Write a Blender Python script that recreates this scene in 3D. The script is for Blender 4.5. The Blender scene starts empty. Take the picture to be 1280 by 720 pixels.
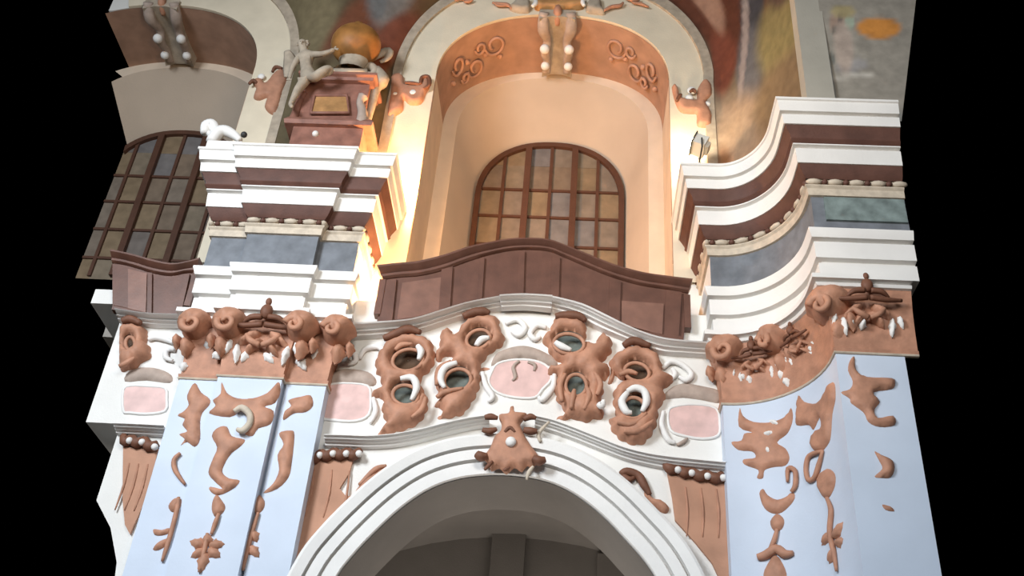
import bpy, bmesh, math, random
from mathutils import Vector, Matrix
from mathutils.geometry import delaunay_2d_cdt
random.seed(7)
SC = bpy.context.scene
COL = SC.collection

# ------------------------------------------------------------------ camera
F = 1300.0
R = [[0.9971415679143791, -0.04177246698555665, 0.06295835559474257],
     [0.02760479685625008, -0.5742465998697605, -0.8182168525082727],
     [0.07033255809210011, 0.8176159878206638, -0.5714520344983134]]   # camera axes -> world
CAM = Vector((0.90861772, -14.0, 1.6))
cd = bpy.data.cameras.new('camera'); cd.sensor_width = 36.0; cd.lens = F/1280*36.0; cd.clip_end = 200
cam = bpy.data.objects.new('camera', cd); COL.objects.link(cam)
RM = Matrix(R)
cam.matrix_world = Matrix.Translation(CAM) @ RM.to_4x4()
SC.camera = cam
SC.view_settings.view_transform = 'Standard'
SC.view_settings.look = 'None'
SC.view_settings.gamma = 1.0
SC.view_settings.use_curve_mapping = False
SC.view_settings.exposure = 0.0

# ------------------------------------------------------------------ light
w = bpy.data.worlds.new('world'); SC.world = w; w.use_nodes = True
w.node_tree.nodes['Background'].inputs[0].default_value = (0, 0, 0, 1)
w.node_tree.nodes['Background'].inputs[1].default_value = 0.0

def area(name, loc, target, sx, sy, power, color, spread=180):
    l = bpy.data.lights.new(name, 'AREA'); l.shape = 'RECTANGLE'; l.size = sx; l.size_y = sy
    l.energy = power; l.color = color; l.spread = math.radians(spread)
    o = bpy.data.objects.new(name, l); COL.objects.link(o); o.location = loc
    o.rotation_euler = (Vector(target)-Vector(loc)).to_track_quat('-Z', 'Y').to_euler()
    return o
# daylight through the windows of the opposite wall, plus added fills for the aisle and the upper vault
area('daylight_window_opposite', (-10.0, -15.0, 13.0), (-.5, 0, 7.6), 4.0, 5.5, 1450, (0.86, 0.93, 1.0), 120)
area('daylight_window_opposite', (2.5, -18.0, 12.0), (0.5, 0, 7.6), 4.0, 5.5, 400, (0.86, 0.93, 1.0), 120)
area('aisle_fill_light', (0.0, 2.6, 2.2), (0.0, 2.5, 8.0), 5.0, 3.0, 240, (1.0, 0.93, 0.86), 160)  # added fill shining up to brighten the aisle; no window stands here
area('nave_warm_fill', (0.5, -9.0, 10.0), (0.0, 0, 16.5), 3.0, 1.5, 215, (1.0, 0.80, 0.56), 150)  # added warm fill for the upper bays, from no built chandelier

# ------------------------------------------------------------------ materials
def mat(name, c, rough=0.6, var=0.12, scale=3.0, bump=0.15, bscale=30.0, metal=0.0, c2=None, spec=0.3):
    m = bpy.data.materials.new(name); m.use_nodes = True
    nt = m.node_tree; b = nt.nodes['Principled BSDF']
    tc = nt.nodes.new('ShaderNodeTexCoord')
    n = nt.nodes.new('ShaderNodeTexNoise'); n.inputs['Scale'].default_value = scale; n.inputs['Detail'].default_value = 5
    nt.links.new(tc.outputs['Object'], n.inputs['Vector'])
    r = nt.nodes.new('ShaderNodeValToRGB')
    d = c2 if c2 else tuple(x*(1-var*2) for x in c)
    r.color_ramp.elements[0].position = 0.32; r.color_ramp.elements[1].position = 0.66
    r.color_ramp.elements[0].color = (*d, 1); r.color_ramp.elements[1].color = (*c, 1)
    nt.links.new(n.outputs['Fac'], r.inputs['Fac']); nt.links.new(r.outputs['Color'], b.inputs['Base Color'])
    b.inputs['Roughness'].default_value = rough; b.inputs['Metallic'].default_value = metal
    b.inputs['Specular IOR Level'].default_value = spec
    if bump:
        n2 = nt.nodes.new('ShaderNodeTexNoise'); n2.inputs['Scale'].default_value = bscale; n2.inputs['Detail'].default_value = 3
        nt.links.new(tc.outputs['Object'], n2.inputs['Vector'])
        bp = nt.nodes.new('ShaderNodeBump'); bp.inputs['Strength'].default_value = bump; bp.inputs['Distance'].default_value = 0.02
        nt.links.new(n2.outputs['Fac'], bp.inputs['Height']); nt.links.new(bp.outputs['Normal'], b.inputs['Normal'])
    return m
def paint(name, rough=0.75):                                   # painted surface: colours come from the mesh's own picture
    m = bpy.data.materials.new(name); m.use_nodes = True
    nt = m.node_tree; b = nt.nodes['Principled BSDF']
    v = nt.nodes.new('ShaderNodeVertexColor'); v.layer_name = 'Col'
    tc = nt.nodes.new('ShaderNodeTexCoord')
    n = nt.nodes.new('ShaderNodeTexNoise'); n.inputs['Scale'].default_value = 5; n.inputs['Detail'].default_value = 6
    nt.links.new(tc.outputs['Object'], n.inputs['Vector'])
    r = nt.nodes.new('ShaderNodeValToRGB')
    r.color_ramp.elements[0].position = .3; r.color_ramp.elements[1].position = .7
    r.color_ramp.elements[0].color = (.72, .72, .72, 1); r.color_ramp.elements[1].color = (1, 1, 1, 1)
    nt.links.new(n.outputs['Fac'], r.inputs['Fac'])
    mx = nt.nodes.new('ShaderNodeMix'); mx.data_type = 'RGBA'; mx.blend_type = 'MULTIPLY'; mx.inputs[0].default_value = 1
    nt.links.new(v.outputs['Color'], mx.inputs[6]); nt.links.new(r.outputs['Color'], mx.inputs[7])
    nt.links.new(mx.outputs[2], b.inputs['Base Color'])
    b.inputs['Roughness'].default_value = rough; b.inputs['Specular IOR Level'].default_value = .2
    return m
def glow(name, c, s):
    m = bpy.data.materials.new(name); m.use_nodes = True
    b = m.node_tree.nodes['Principled BSDF']
    b.inputs['Base Color'].default_value = (*c, 1); b.inputs['Emission Color'].default_value = (*c, 1); b.inputs['Emission Strength'].default_value = s
    return m
WHITE = mat('white_stucco', (.82, .80, .77), .6, .04, 2.0)
WALLW = mat('white_plaster', (.80, .78, .74), .8, .05, 1.2)
CREAM = mat('cream_stucco', (.62, .53, .42), .65, .12, 9)
BLUE = mat('pale_blue_plaster', (.60, .67, .78), .6, .04, 1.5, .08)
TERRA = mat('terracotta_stucco', (.52, .26, .165), .6, .14, 6, .25)
TERRAD = mat('dark_terracotta_stucco', (.20, .085, .05), .6, .14, 6, .25)
GREYBR = mat('greyish_beige_stucco', (.47, .37, .31), .7, .12, 6)
PINK = mat('pink_marble', (.74, .50, .46), .5, .1, 5, .05)
ARCHC = mat('cream_plaster', (.74, .65, .50), .7, .06, 2)
RIBC = mat('warm_cream_plaster', (.72, .59, .46), .75, .06, 2)
SALMONL = mat('light_salmon_stucco', (.52, .30, .21), .75, .1, 3)
SALMON = mat('salmon_plaster', (.47, .285, .20), .75, .14, 2.5)
SOFFB = mat('brown_painted_moulding', (.13, .058, .042), .6, .15, 4)
FRIEZE = mat('blue_grey_marble', (.20, .215, .24), .4, .16, 5, .05)
FRIEZEG = mat('green_grey_marble', (.25, .31, .30), .4, .25, 5, .05)
WOOD = mat('dark_brown_wood', (.15, .066, .044), .42, .14, 4, .08, spec=.5)
WOODL = mat('reddish_brown_wood', (.25, .125, .09), .38, .14, 4, .08, spec=.5)
FRAMEB = mat('window_frame_brown', (.10, .045, .028), .5, .1, 4)
REVEAL = mat('warm_grey_plaster', (.54, .44, .345), .8, .05, 1.0)
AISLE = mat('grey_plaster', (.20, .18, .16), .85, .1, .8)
STONE = mat('beige_stone_floor', (.42, .38, .33), .6, .15, 2)
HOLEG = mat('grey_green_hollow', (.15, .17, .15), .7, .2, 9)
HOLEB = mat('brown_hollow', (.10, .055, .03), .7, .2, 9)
STUCCOG = mat('weathered_stucco', (.48, .40, .31), .7, .15, 6)
MARBR = mat('red_brown_marble', (.33, .155, .115), .45, .2, 5, .05)
OCHRE = mat('ochre_marble', (.50, .27, .11), .45, .2, 5, .05)
GOLD = mat('gilded_orb', (.40, .18, .05), .5, .25, 3, .2, .1)
METAL = mat('white_enamel_metal', (.75, .72, .66), .4, .05, 4, 0)
DARKM = mat('dark_metal', (.05, .05, .05), .5, .1, 4, 0)
FRESCO = paint('fresco_paint')
PANE = paint('leaded_glass_pane', .35)
LENSM = glow('lamp_lens', (1.0, .87, .62), 25)

# ------------------------------------------------------------------ geometry helpers
def ray(px, py):
    return RM @ Vector(((px-640)/F, (360-py)/F, -1.0))
def at(px, py, y):                                             # the point of the plane y that the photograph shows at a pixel
    d = ray(px, py); return CAM + d*((y-CAM.y)/d.y)
def zm(ox, oy, s, pts): return [(ox+p[0]/s, oy+p[1]/s) for p in pts]

ROOT = {}
def thing(name, label, cat, loc, group=None):
    o = bpy.data.objects.new(name, None); COL.objects.link(o); o.location = loc; o.empty_display_size = .2
    o['label'] = label; o['category'] = cat
    if group: o['group'] = group
    ROOT[o.name] = Vector(loc)
    return o
def obj(name, V, Fc, m, parent=None, smooth=False, colors=None, mats=None, mi=None, label=None):
    me = bpy.data.meshes.new(name)
    off = Vector((0, 0, 0))
    if parent is not None:
        off = ROOT[parent.name]
    me.from_pydata([tuple(Vector(v)-off) for v in V], [], Fc)
    me.update()
    me.materials.append(m)
    for k in (mats or []): me.materials.append(k)
    if mi: me.polygons.foreach_set('material_index', mi)
    bm = bmesh.new(); bm.from_mesh(me)
    if not colors: bmesh.ops.remove_doubles(bm, verts=bm.verts, dist=1e-5)
    bmesh.ops.recalc_face_normals(bm, faces=bm.faces); bm.to_mesh(me); bm.free()
    if smooth:
        me.polygons.foreach_set('use_smooth', [True]*len(me.polygons))
        if smooth is not True: me.set_sharp_from_angle(angle=math.radians(smooth))
    if colors:
        a = me.color_attributes.new('Col', 'FLOAT_COLOR', 'POINT')
        for i, c in enumerate(colors): a.data[i].color = (*c, 1)
    o = bpy.data.objects.new(name, me); COL.objects.link(o)
    if parent is not None:
        o.parent = parent; ROOT[o.name] = off
    else: ROOT[o.name] = Vector((0, 0, 0))
    if label: o['label'] = label
    return o
def struct(o):
    o['kind'] = 'structure'; return o
class MB:
    def __init__(s): s.V = []; s.F = []; s.M = []; s.P = []
    def add(s, VF, m=0):
        s.P.append(VF); n = len(s.V); s.V += [Vector(v) for v in VF[0]]; s.F += [tuple(i+n for i in f) for f in VF[1]]; s.M += [m]*len(VF[1]); return s
    def each(s, name, m, parent=None, smooth=False, label=None):
        """one object per added piece"""
        out = []
        for VF in s.P: out.append(obj(name, VF[0], VF[1], m, parent, smooth, label=label))
        return out
    def build(s, name, m, parent=None, smooth=False, mats=None, label=None):
        return obj(name, s.V, s.F, m, parent, smooth, mats=mats, mi=(s.M if mats else None), label=label)

def catmull(P, n=4, closed=True):
    out = []; N = len(P)
    rng = range(N) if closed else range(N-1)
    for i in rng:
        if closed: p0, p1, p2, p3 = P[i-1], P[i], P[(i+1) % N], P[(i+2) % N]
        else: p0, p1, p2, p3 = P[max(i-1, 0)], P[i], P[i+1], P[min(i+2, N-1)]
        for k in range(n):
            t = k/n
            out.append(tuple(.5*((2*b)+(-a+c)*t+(2*a-5*b+4*c-d)*t*t+(-a+3*b-3*c+d)*t**3) for a, b, c, d in zip(p0, p1, p2, p3)))
    if not closed: out.append(tuple(P[-1]))
    return out
def inside(p, poly):
    x, y = p; c = False; j = len(poly)-1
    for i in range(len(poly)):
        xi, yi = poly[i]; xj, yj = poly[j]
        if (yi > y) != (yj > y) and x < (xj-xi)*(y-yi)/(yj-yi)+xi: c = not c
        j = i
    return c
def dseg(p, a, b):
    vx, vy = b[0]-a[0], b[1]-a[1]; L = vx*vx+vy*vy
    t = 0 if L == 0 else max(0, min(1, ((p[0]-a[0])*vx+(p[1]-a[1])*vy)/L))
    return math.hypot(p[0]-a[0]-vx*t, p[1]-a[1]-vy*t)
def tri(loops, extra=()):
    pts = []; edges = []
    for L in loops:
        n = len(pts); pts += [Vector(p) for p in L]
        edges += [(n+i, n+(i+1) % len(L)) for i in range(len(L))]
    pts += [Vector(p) for p in extra]
    v, e, f, *_ = delaunay_2d_cdt(pts, edges, [], 0, 1e-6)
    fs = []
    for t in f:
        c = (sum(v[i].x for i in t)/len(t), sum(v[i].y for i in t)/len(t))
        if sum(inside(c, L) for L in loops) % 2 == 1: fs.append(tuple(t))
    return v, fs
def plate(loops, y0, y1, M=None):
    """prism over outlines (x,z); front at y0, back at y1"""
    M = M or (lambda u, z, y: (u, y, z))
    v, fs = tri(loops); n = len(v)
    V = [M(p.x, p.y, y0) for p in v]+[M(p.x, p.y, y1) for p in v]
    Fc = list(fs)+[tuple(i+n for i in reversed(f)) for f in fs]
    for L in loops:
        k = len(V); m = len(L)
        V += [M(p[0], p[1], y0) for p in L]+[M(p[0], p[1], y1) for p in L]
        Fc += [(k+i, k+(i+1) % m, k+m+(i+1) % m, k+m+i) for i in range(m)]
    return V, Fc
def relief(outline, M, d=.07, w=.09, holes=(), step=.05, ribs=None, n=4, frill=0):
    """cushioned stucco relief; M(u,z,h) maps onto its ground"""
    L = catmull(outline, n) if n > 1 else list(outline)
    if frill:                                                  # scalloped shell edge
        per = sum(math.dist(L[i], L[i-1]) for i in range(len(L))); k = max(60, int(per/.03))
        L = resample(L+[L[0]], k+1)[:-1]; Q = []
        for i, p in enumerate(L):
            a_, b_ = L[i-1], L[(i+1) % k]; dx, dz = b_[0]-a_[0], b_[1]-a_[1]; ln = math.hypot(dx, dz) or 1
            sg = 1 if sum(L[j-1][0]*L[j][1]-L[j][0]*L[j-1][1] for j in range(k)) > 0 else -1
            f_ = frill*(abs(math.sin(math.pi*i*round(per/.17)/k))-.5)*sg
            Q.append((p[0]+dz/ln*f_, p[1]-dx/ln*f_))
        L = Q
    H = [catmull(h, n) if n > 1 else list(h) for h in holes]
    loops = [L]+H
    segs = [(l[i], l[(i+1) % len(l)]) for l in loops for i in range(len(l))]
    x0 = min(p[0] for p in L); x1 = max(p[0] for p in L); z0 = min(p[1] for p in L); z1 = max(p[1] for p in L)
    ex = []; j = 0; z = z0
    while z < z1:
        x = x0+(step/2 if j % 2 else 0)
        while x < x1:
            if sum(inside((x, z), l) for l in loops) % 2 == 1 and min(dseg((x, z), a, b) for a, b in segs) > step*.35: ex.append((x, z))
            x += step
        z += step*.87; j += 1
    # a thin inner ring keeps the rim crisp
    v, fs = tri(loops, ex)
    V = []
    for p in v:
        ds = min(dseg((p.x, p.y), a, b) for a, b in segs)
        q = min(ds/w, 1); h = d*math.sqrt(max(0, 1-(1-q)**2))
        if ribs and ds > 1e-4: h += ribs(p.x, p.y)*min(1, ds/w)
        V.append(M(p.x, p.y, h+.004))
    Fc = list(fs)
    for l in loops:
        k = len(V); m = len(l)
        V += [M(p[0], p[1], .004) for p in l]+[M(p[0], p[1], -.03) for p in l]
        Fc += [(k+i, k+(i+1) % m, k+m+(i+1) % m, k+m+i) for i in range(m)]
    return V, Fc
def tube(P, r, n=8, smooth=4, flat=1.0):
    P = [Vector(p) for p in P]
    rs = r if isinstance(r, (list, tuple)) else [r]*len(P)
    if smooth > 1:
        Q = catmull([(*p, q) for p, q in zip(P, rs)], smooth, False)
        P = [Vector(q[:3]) for q in Q]; rs = [max(q[3], .002) for q in Q]
    V = []; Fc = []; up = None
    for i, p in enumerate(P):
        t = (P[min(i+1, len(P)-1)]-P[max(i-1, 0)])
        t = t.normalized() if t.length > 1e-9 else Vector((0, 0, 1))
        if up is None:
            up = Vector((0, -1, 0)) if abs(t.y) < .9 else Vector((0, 0, 1))
        a = (up-t*up.dot(t))
        a = a.normalized() if a.length > 1e-6 else Vector((1, 0, 0)); up = a
        b = t.cross(a)
        for k in range(n):
            an = 2*math.pi*k/n
            V.append(p+(a*math.cos(an)*flat+b*math.sin(an))*rs[i])
    for i in range(len(P)-1):
        for k in range(n):
            Fc.append((i*n+k, i*n+(k+1) % n, (i+1)*n+(k+1) % n, (i+1)*n+k))
    Fc.append(tuple(reversed(range(n)))); Fc.append(tuple(range((len(P)-1)*n, len(P)*n)))
    return V, Fc
def ball(c, rx, ry=None, rz=None, nu=14, nv=9, rot=None):
    ry = rx if ry is None else ry; rz = rx if rz is None else rz
    c = Vector(c); V = []; Fc = []
    for i in range(nv+1):
        th = math.pi*i/nv
        for k in range(nu):
            an = 2*math.pi*k/nu
            p = Vector((rx*math.sin(th)*math.cos(an), ry*math.sin(th)*math.sin(an), rz*math.cos(th)))
            if rot: p = rot @ p
            V.append(c+p)
    for i in range(nv):
        for k in range(nu):
            Fc.append((i*nu+k, i*nu+(k+1) % nu, (i+1)*nu+(k+1) % nu, (i+1)*nu+k))
    return V, Fc
def box(x0, x1, y0, y1, z0, z1, rot=None, c=None):
    V = [Vector((x, y, z)) for x in (x0, x1) for y in (y0, y1) for z in (z0, z1)]
    if rot:
        c = Vector(c); V = [c+rot @ (v-c) for v in V]
    return V, [(0, 1, 3, 2), (4, 6, 7, 5), (0, 4, 5, 1), (2, 3, 7, 6), (0, 2, 6, 4), (1, 5, 7, 3)]
def offset_path(path, o):
    P = [Vector(p) for p in path]; out = []
    nr = []
    for i in range(len(P)-1):
        d = (P[i+1]-P[i]).normalized(); nr.append(Vector((d.y, -d.x)))
    for i, p in enumerate(P):
        n1 = nr[max(i-1, 0)]; n2 = nr[min(i, len(nr)-1)]
        m = (n1+n2)/(1+n1.dot(n2))
        out.append(p+m*o)
    return out
def sweep(path, prof, cap=True):
    """moulding: profile (offset, z) swept along a plan path with mitred corners"""
    V = []; Fc = []; n = len(path); k = len(prof)
    for o, z in prof:
        V += [(q.x, q.y, z) for q in offset_path(path, o)]
    for j in range(k-1):
        for i in range(n-1):
            Fc.append((j*n+i, j*n+i+1, (j+1)*n+i+1, (j+1)*n+i))
    return V, Fc
def resample(P, n):
    L = [0]
    for i in range(1, len(P)): L.append(L[-1]+math.dist(P[i-1], P[i]))
    out = []
    j = 0
    for k in range(n):
        s = L[-1]*k/(n-1)
        while j < len(P)-2 and L[j+1] < s: j += 1
        t = (s-L[j])/max(1e-9, L[j+1]-L[j])
        out.append(tuple(a+(b-a)*t for a, b in zip(P[j], P[j+1])))
    return out
def band(top, bot, prof, y0, n=60, back=.05, sm=4):
    """moulding between two curves (x,z); profile (t, projection)"""
    T = resample(catmull(top, sm, False), n); B = resample(catmull(bot, sm, False), n)
    prof = [(prof[0][0], -back)]+list(prof)+[(prof[-1][0], -back)]
    V = []; Fc = []; k = len(prof)
    for t, o in prof:
        V += [(b[0]+(a[0]-b[0])*t, y0-o, b[1]+(a[1]-b[1])*t) for a, b in zip(T, B)]
    for j in range(k-1):
        for i in range(n-1): Fc.append((j*n+i, j*n+i+1, (j+1)*n+i+1, (j+1)*n+i))
    Fc.append(tuple(j*n for j in range(k))); Fc.append(tuple(j*n+n-1 for j in reversed(range(k))))
    return V, Fc
def arch(xc, hw, zs, zc, zb=None, n=28, e=2.25):
    """arched outline from right foot over the crown to left foot"""
    P = []
    for i in range(n+1):
        a = math.pi*i/n
        c, s = math.cos(a), math.sin(a)
        P.append((xc+hw*math.copysign(abs(c)**(2/e), c), zs+(zc-zs)*abs(s)**(2/e)))
    if zb is not None: P = [(xc+hw, zb)]+P+[(xc-hw, zb)]
    return P
def planar(y): return lambda u, z, h: (u, y-h, z)
def xz(pts, y): return [(lambda p: (p.x, p.z))(at(a, b, y)) for a, b in pts]

# =================================================================== PLAN DATA
YW = -.70                      # face of the arcade wall; the window wall above stands back at y = 0
BX = 0.25                      # axis of the middle bay
LX = -7.75                     # axis of the bay to the left
PL = [(-4.83, .02), (-4.83, -.95), (-4.22, -.95), (-4.22, -1.08), (-3.28, -1.08), (-3.28, -.95), (-2.66, -.95), (-2.66, .02)]
ARC = [(3.05+1.2*math.sin(a), -2.38+1.42*math.cos(a)) for a in [math.pi/2*i/14 for i in range(15)]]
PR = [(3.02, .02), (3.02, -.96)]+ARC+[(4.25, -2.46), (5.3, -2.46)]
def path_eval(path, s):
    for i in range(len(path)-1):
        a, b = Vector(path[i]), Vector(path[i+1]); L = (b-a).length
        if s <= L or i == len(path)-2:
            d = (b-a).normalized(); return a+d*s, Vector((d.y, -d.x))
        s -= L
ARCP = [(3.02, -.96)]+ARC[1:]
ARCL = sum(math.dist(ARCP[i], ARCP[i+1]) for i in range(len(ARCP)-1))
def arc_hit(px, py):
    """where the sight line of a pixel meets the concave flank of the right pier: (arc length, z)"""
    d = ray(px, py); s0 = 0; best = None
    for i in range(len(ARCP)-1):
        a, b = Vector(ARCP[i]), Vector(ARCP[i+1]); e = b-a
        den = d.x*e.y-d.y*e.x
        if abs(den) > 1e-9:
            w0 = Vector((a.x-CAM.x, a.y-CAM.y))
            t = (w0.x*e.y-w0.y*e.x)/den; q = (w0.x*d.y-w0.y*d.x)/den
            lo = -9 if i == 0 else -.001; hi = 9 if i == len(ARCP)-2 else 1.001
            if lo <= q <= hi and t > 0:
                best = (s0+q*e.length, CAM.z+t*d.z)
                if 0 <= q <= 1: return best
        s0 += e.length
    return best
def arcmap(s, z, h):
    if s < 0:
        p, n = path_eval(ARCP, 0); d = Vector((-n.y, n.x)); p = p+d*s
    else: p, n = path_eval(ARCP, s)
    q = p+n*h
    return (q.x, q.y, z)
def azs(pts): return [arc_hit(*p) for p in pts]

# =================================================================== SETTING
KW = (14+YW)/14
def aw(P): return [(CAM.x+(x-CAM.x)*KW, max(0, CAM.z+(z-CAM.z)*KW) if z > .01 else 0) for x, z in P]
# arcade wall with its arch opening; its left end follows the neighbouring arch
ARCHIN = [(2.5, 0), (2.5, 4.6), (2.44, 5.6), (2.3, 6.2), (2.12, 6.62), (1.93, 6.89), (1.71, 7.13), (1.43, 7.42), (1.09, 7.69), (.75, 7.87), (.41, 7.96), (0, 7.99),
          (-.39, 7.96), (-.74, 7.88), (-1.1, 7.71), (-1.46, 7.41), (-1.8, 7.01), (-2.07, 6.63), (-2.24, 6.3), (-2.42, 5.6), (-2.5, 4.6), (-2.5, 0)]
ARCHIN = aw(ARCHIN)
ARCH_OPEN = ARCHIN[:2]+catmull(ARCHIN[1:-1], 3, False)[1:]+[ARCHIN[-1]]
lower = [(-5.25, 0), (-5.25, 5.6), (-5.38, 6.4), (-5.62, 6.9), (-5.95, 7.3), (-5.95, 8.55), (-6.5, 8.55), (-6.5, 10.72), (-7.1, 10.72), (-7.1, 11.0), (5.3, 11.0), (5.3, 0)]
lower = [p for p in aw(lower)]+ARCH_OPEN
wall = struct(obj('wall_nave', *plate([lower], YW, .35), WALLW))
# upper wall: piers and arch heads between the window bays
def upper_open(xc): return arch(xc, 2.25, 16.25, 18.09, 10.6, 40)
left_open = [p for p in upper_open(LX) if p[0] > -8.95]
lo = [(-5.50, 10.6)]+[p for p in arch(LX, 2.25, 16.25, 18.09, None, 40) if p[0] > -8.95]
z_end = lo[-1][1]
lo2 = lo+[(-8.95, z_end), (-8.95, 19.6), (5.4, 19.6), (5.4, 10.6)]+upper_open(BX)
struct(obj('wall_upper', *plate([lo2], 0, .34), WALLW))
# the salmon barrel between wall face and rib, the white rib and the splayed window niche, for both bays
def niche(xc, clip=None):
    b0 = arch(xc, 2.22, 16.25, 18.06, 11.0, 40); b1 = arch(xc, 2.24, 16.45, 18.06, 11.0, 40)
    b2 = arch(xc, 1.95, 16.35, 17.90, 11.0, 40); b3 = arch(xc, 1.53, 15.35, 16.87, 12.9, 40)
    def strip(a, ya, b, yb):
        keep = [i for i in range(len(a)-1) if clip is None or a[i+1][0] > clip-ya*.2]
        V = [(p[0], ya, p[1]) for p in a]+[(p[0], yb, p[1]) for p in b]; n = len(a)
        return V, [(i, i+1, n+i+1, n+i) for i in keep]
    def split(VF, low):
        V, Fc = VF; return V, [f for f in Fc if (max(V[i][2] for i in f[:2]) < 16.31) == low]
    b = strip(b0, .0, b1, 1.5)
    return split(b, False), strip(b1, 1.5, b2, 1.52), strip(b2, 1.52, b3, 2.52), split(b, True)
for k, (xc, clip) in enumerate(((BX, None), (LX, -9.0))):
    s0, s1, s2, s3 = niche(xc, clip)
    struct(obj('trim_%d' % (11+k), *s3, RIBC, smooth=40))
    struct(obj('trim_%d' % (k*3+1), *s0, SALMON, smooth=40))
    struct(obj('trim_%d' % (k*3+2), *s1, RIBC, smooth=40))
    struct(obj('trim_%d' % (k*3+3), *s2, REVEAL, smooth=40))
# floors: nave, gallery, aisle
struct(obj('floor', *box(-9, 8, -19, 7, -.2, 0), STONE))
struct(obj('floor_gallery', *box(-6.9, 5.1, .36, 6, 10.3, 10.5), STONE))
# aisle beyond the arch
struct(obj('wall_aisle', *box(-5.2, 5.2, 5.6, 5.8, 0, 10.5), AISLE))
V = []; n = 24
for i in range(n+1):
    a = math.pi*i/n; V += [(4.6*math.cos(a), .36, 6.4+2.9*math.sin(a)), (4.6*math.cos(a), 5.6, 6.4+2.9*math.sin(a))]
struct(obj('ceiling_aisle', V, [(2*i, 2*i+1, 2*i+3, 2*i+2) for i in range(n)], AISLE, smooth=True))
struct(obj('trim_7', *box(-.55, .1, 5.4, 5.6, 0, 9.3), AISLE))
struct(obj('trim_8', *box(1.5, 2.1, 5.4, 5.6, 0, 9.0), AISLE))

# fresco webs of the vault
def lerp3(a, b, t): return tuple(x+(y-x)*t for x, y in zip(a, b))
def paint_mesh(grid, blobs, base):
    """grid[j][i] points; blobs: (u,v,ru,rv,angle,colour,softness)"""
    nj, ni = len(grid), len(grid[0]); V = []; C = []
    for j in range(nj):
        for i in range(ni):
            V.append(grid[j][i]); u = i/(ni-1); v = j/(nj-1)
            c = base(u, v) if callable(base) else base
            for bu, bv, ru, rv, an, col, so in blobs:
                du, dv = u-bu, v-bv; ca, sa = math.cos(an), math.sin(an)
                e = math.hypot((du*ca+dv*sa)/ru, (-du*sa+dv*ca)/rv)
                t = max(0, min(1, (1-e)/so+.5)); t = t*t*(3-2*t)
                c = lerp3(c, col, t)
            C.append(c)
    Fc = [(j*ni+i, j*ni+i+1, (j+1)*ni+i+1, (j+1)*ni+i) for j in range(nj-1) for i in range(ni-1)]
    return V, Fc, C
def ext_half(z):
    """half width of the white arch band's outer edge at height z"""
    if z <= 16.25: return 3.01
    return 3.03*max(0, 1-((z-16.25)/3.15)**2.15)**(1/2.15)
g = []
for j in range(41):
    z = 13.0+6.2*j/40
    xa = LX+ext_half(min(z, 19.3)); xb = BX-ext_half(min(z, 19.3))
    g.append([(xa+(xb-xa)*i/30, -.10-1.1*((z-13)/6.4)**2*math.sin(math.pi*i/30)**.7, z) for i in range(31)])
OL = (.095, .07, .04); DK = (.05, .033, .022); RB = (.19, .075, .035); TAN = (.30, .22, .13); GY = (.17, .16, .14)
V, Fc, C = paint_mesh(g, [(.15, .75, .25, .5, .3, (.20, .16, .09), .6), (.55, .62, .4, .12, .5, (.17, .06, .03), .6), (.75, .8, .18, .12, -.5, (.17, .17, .17), .5),
                          (.9, .62, .2, .1, .8, (.16, .06, .04), .5), (.35, .9, .2, .1, .2, (.24, .21, .12), .6), (.6, .95, .2, .08, 0, (.10, .03, .03), .6), (.45, .35, .5, .2, 0, (.14, .11, .06), .5)], OL)
struct(obj('ceiling_left_fresco', V, Fc, FRESCO, smooth=True, colors=C))
g = []
for j in range(51):
    t = j/50; row = []
    for i in range(41):
        u = i/40; z = 12.9+(6.7-2.7*u)*t
        xa = BX+ext_half(min(z, 19.3)); ya = -.10
        xb = 4.32; yb = -2.5-.1*t
        cx, cy = xa+.25, yb+.1
        ang = u*math.pi/2
        row.append((xa+(xb-xa)*math.sin(ang)*(.55+.45*u), ya+(yb-ya)*(1-math.cos(ang)), z))
    g.append(row)
V, Fc, C = paint_mesh(g, [(.35, .80, .42, .22, 0, (.10, .035, .02), .6), (.2, .6, .2, .12, .6, (.16, .05, .03), .5), (.3, .9, .08, .16, -.3, (.30, .18, .13), .5),
                          (.55, .72, .10, .40, -.35, (.055, .055, .065), .35), (.50, .55, .14, .2, -.3, (.13, .13, .14), .5), (.46, .66, .03, .34, -.38, (.30, .26, .25), .5), (.8, .62, .22, .2, .4, (.24, .20, .09), .6),
                          (.88, .88, .16, .14, .3, (.10, .06, .05), .6), (.3, .3, .35, .16, 0, (.33, .24, .17), .7), (.75, .32, .25, .16, 0, (.20, .14, .08), .7), (.12, .18, .12, .08, 0, (.30, .18, .11), .5)], (.17, .13, .085))
struct(obj('ceiling_right_fresco', V, Fc, FRESCO, smooth=True, colors=C))
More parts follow.
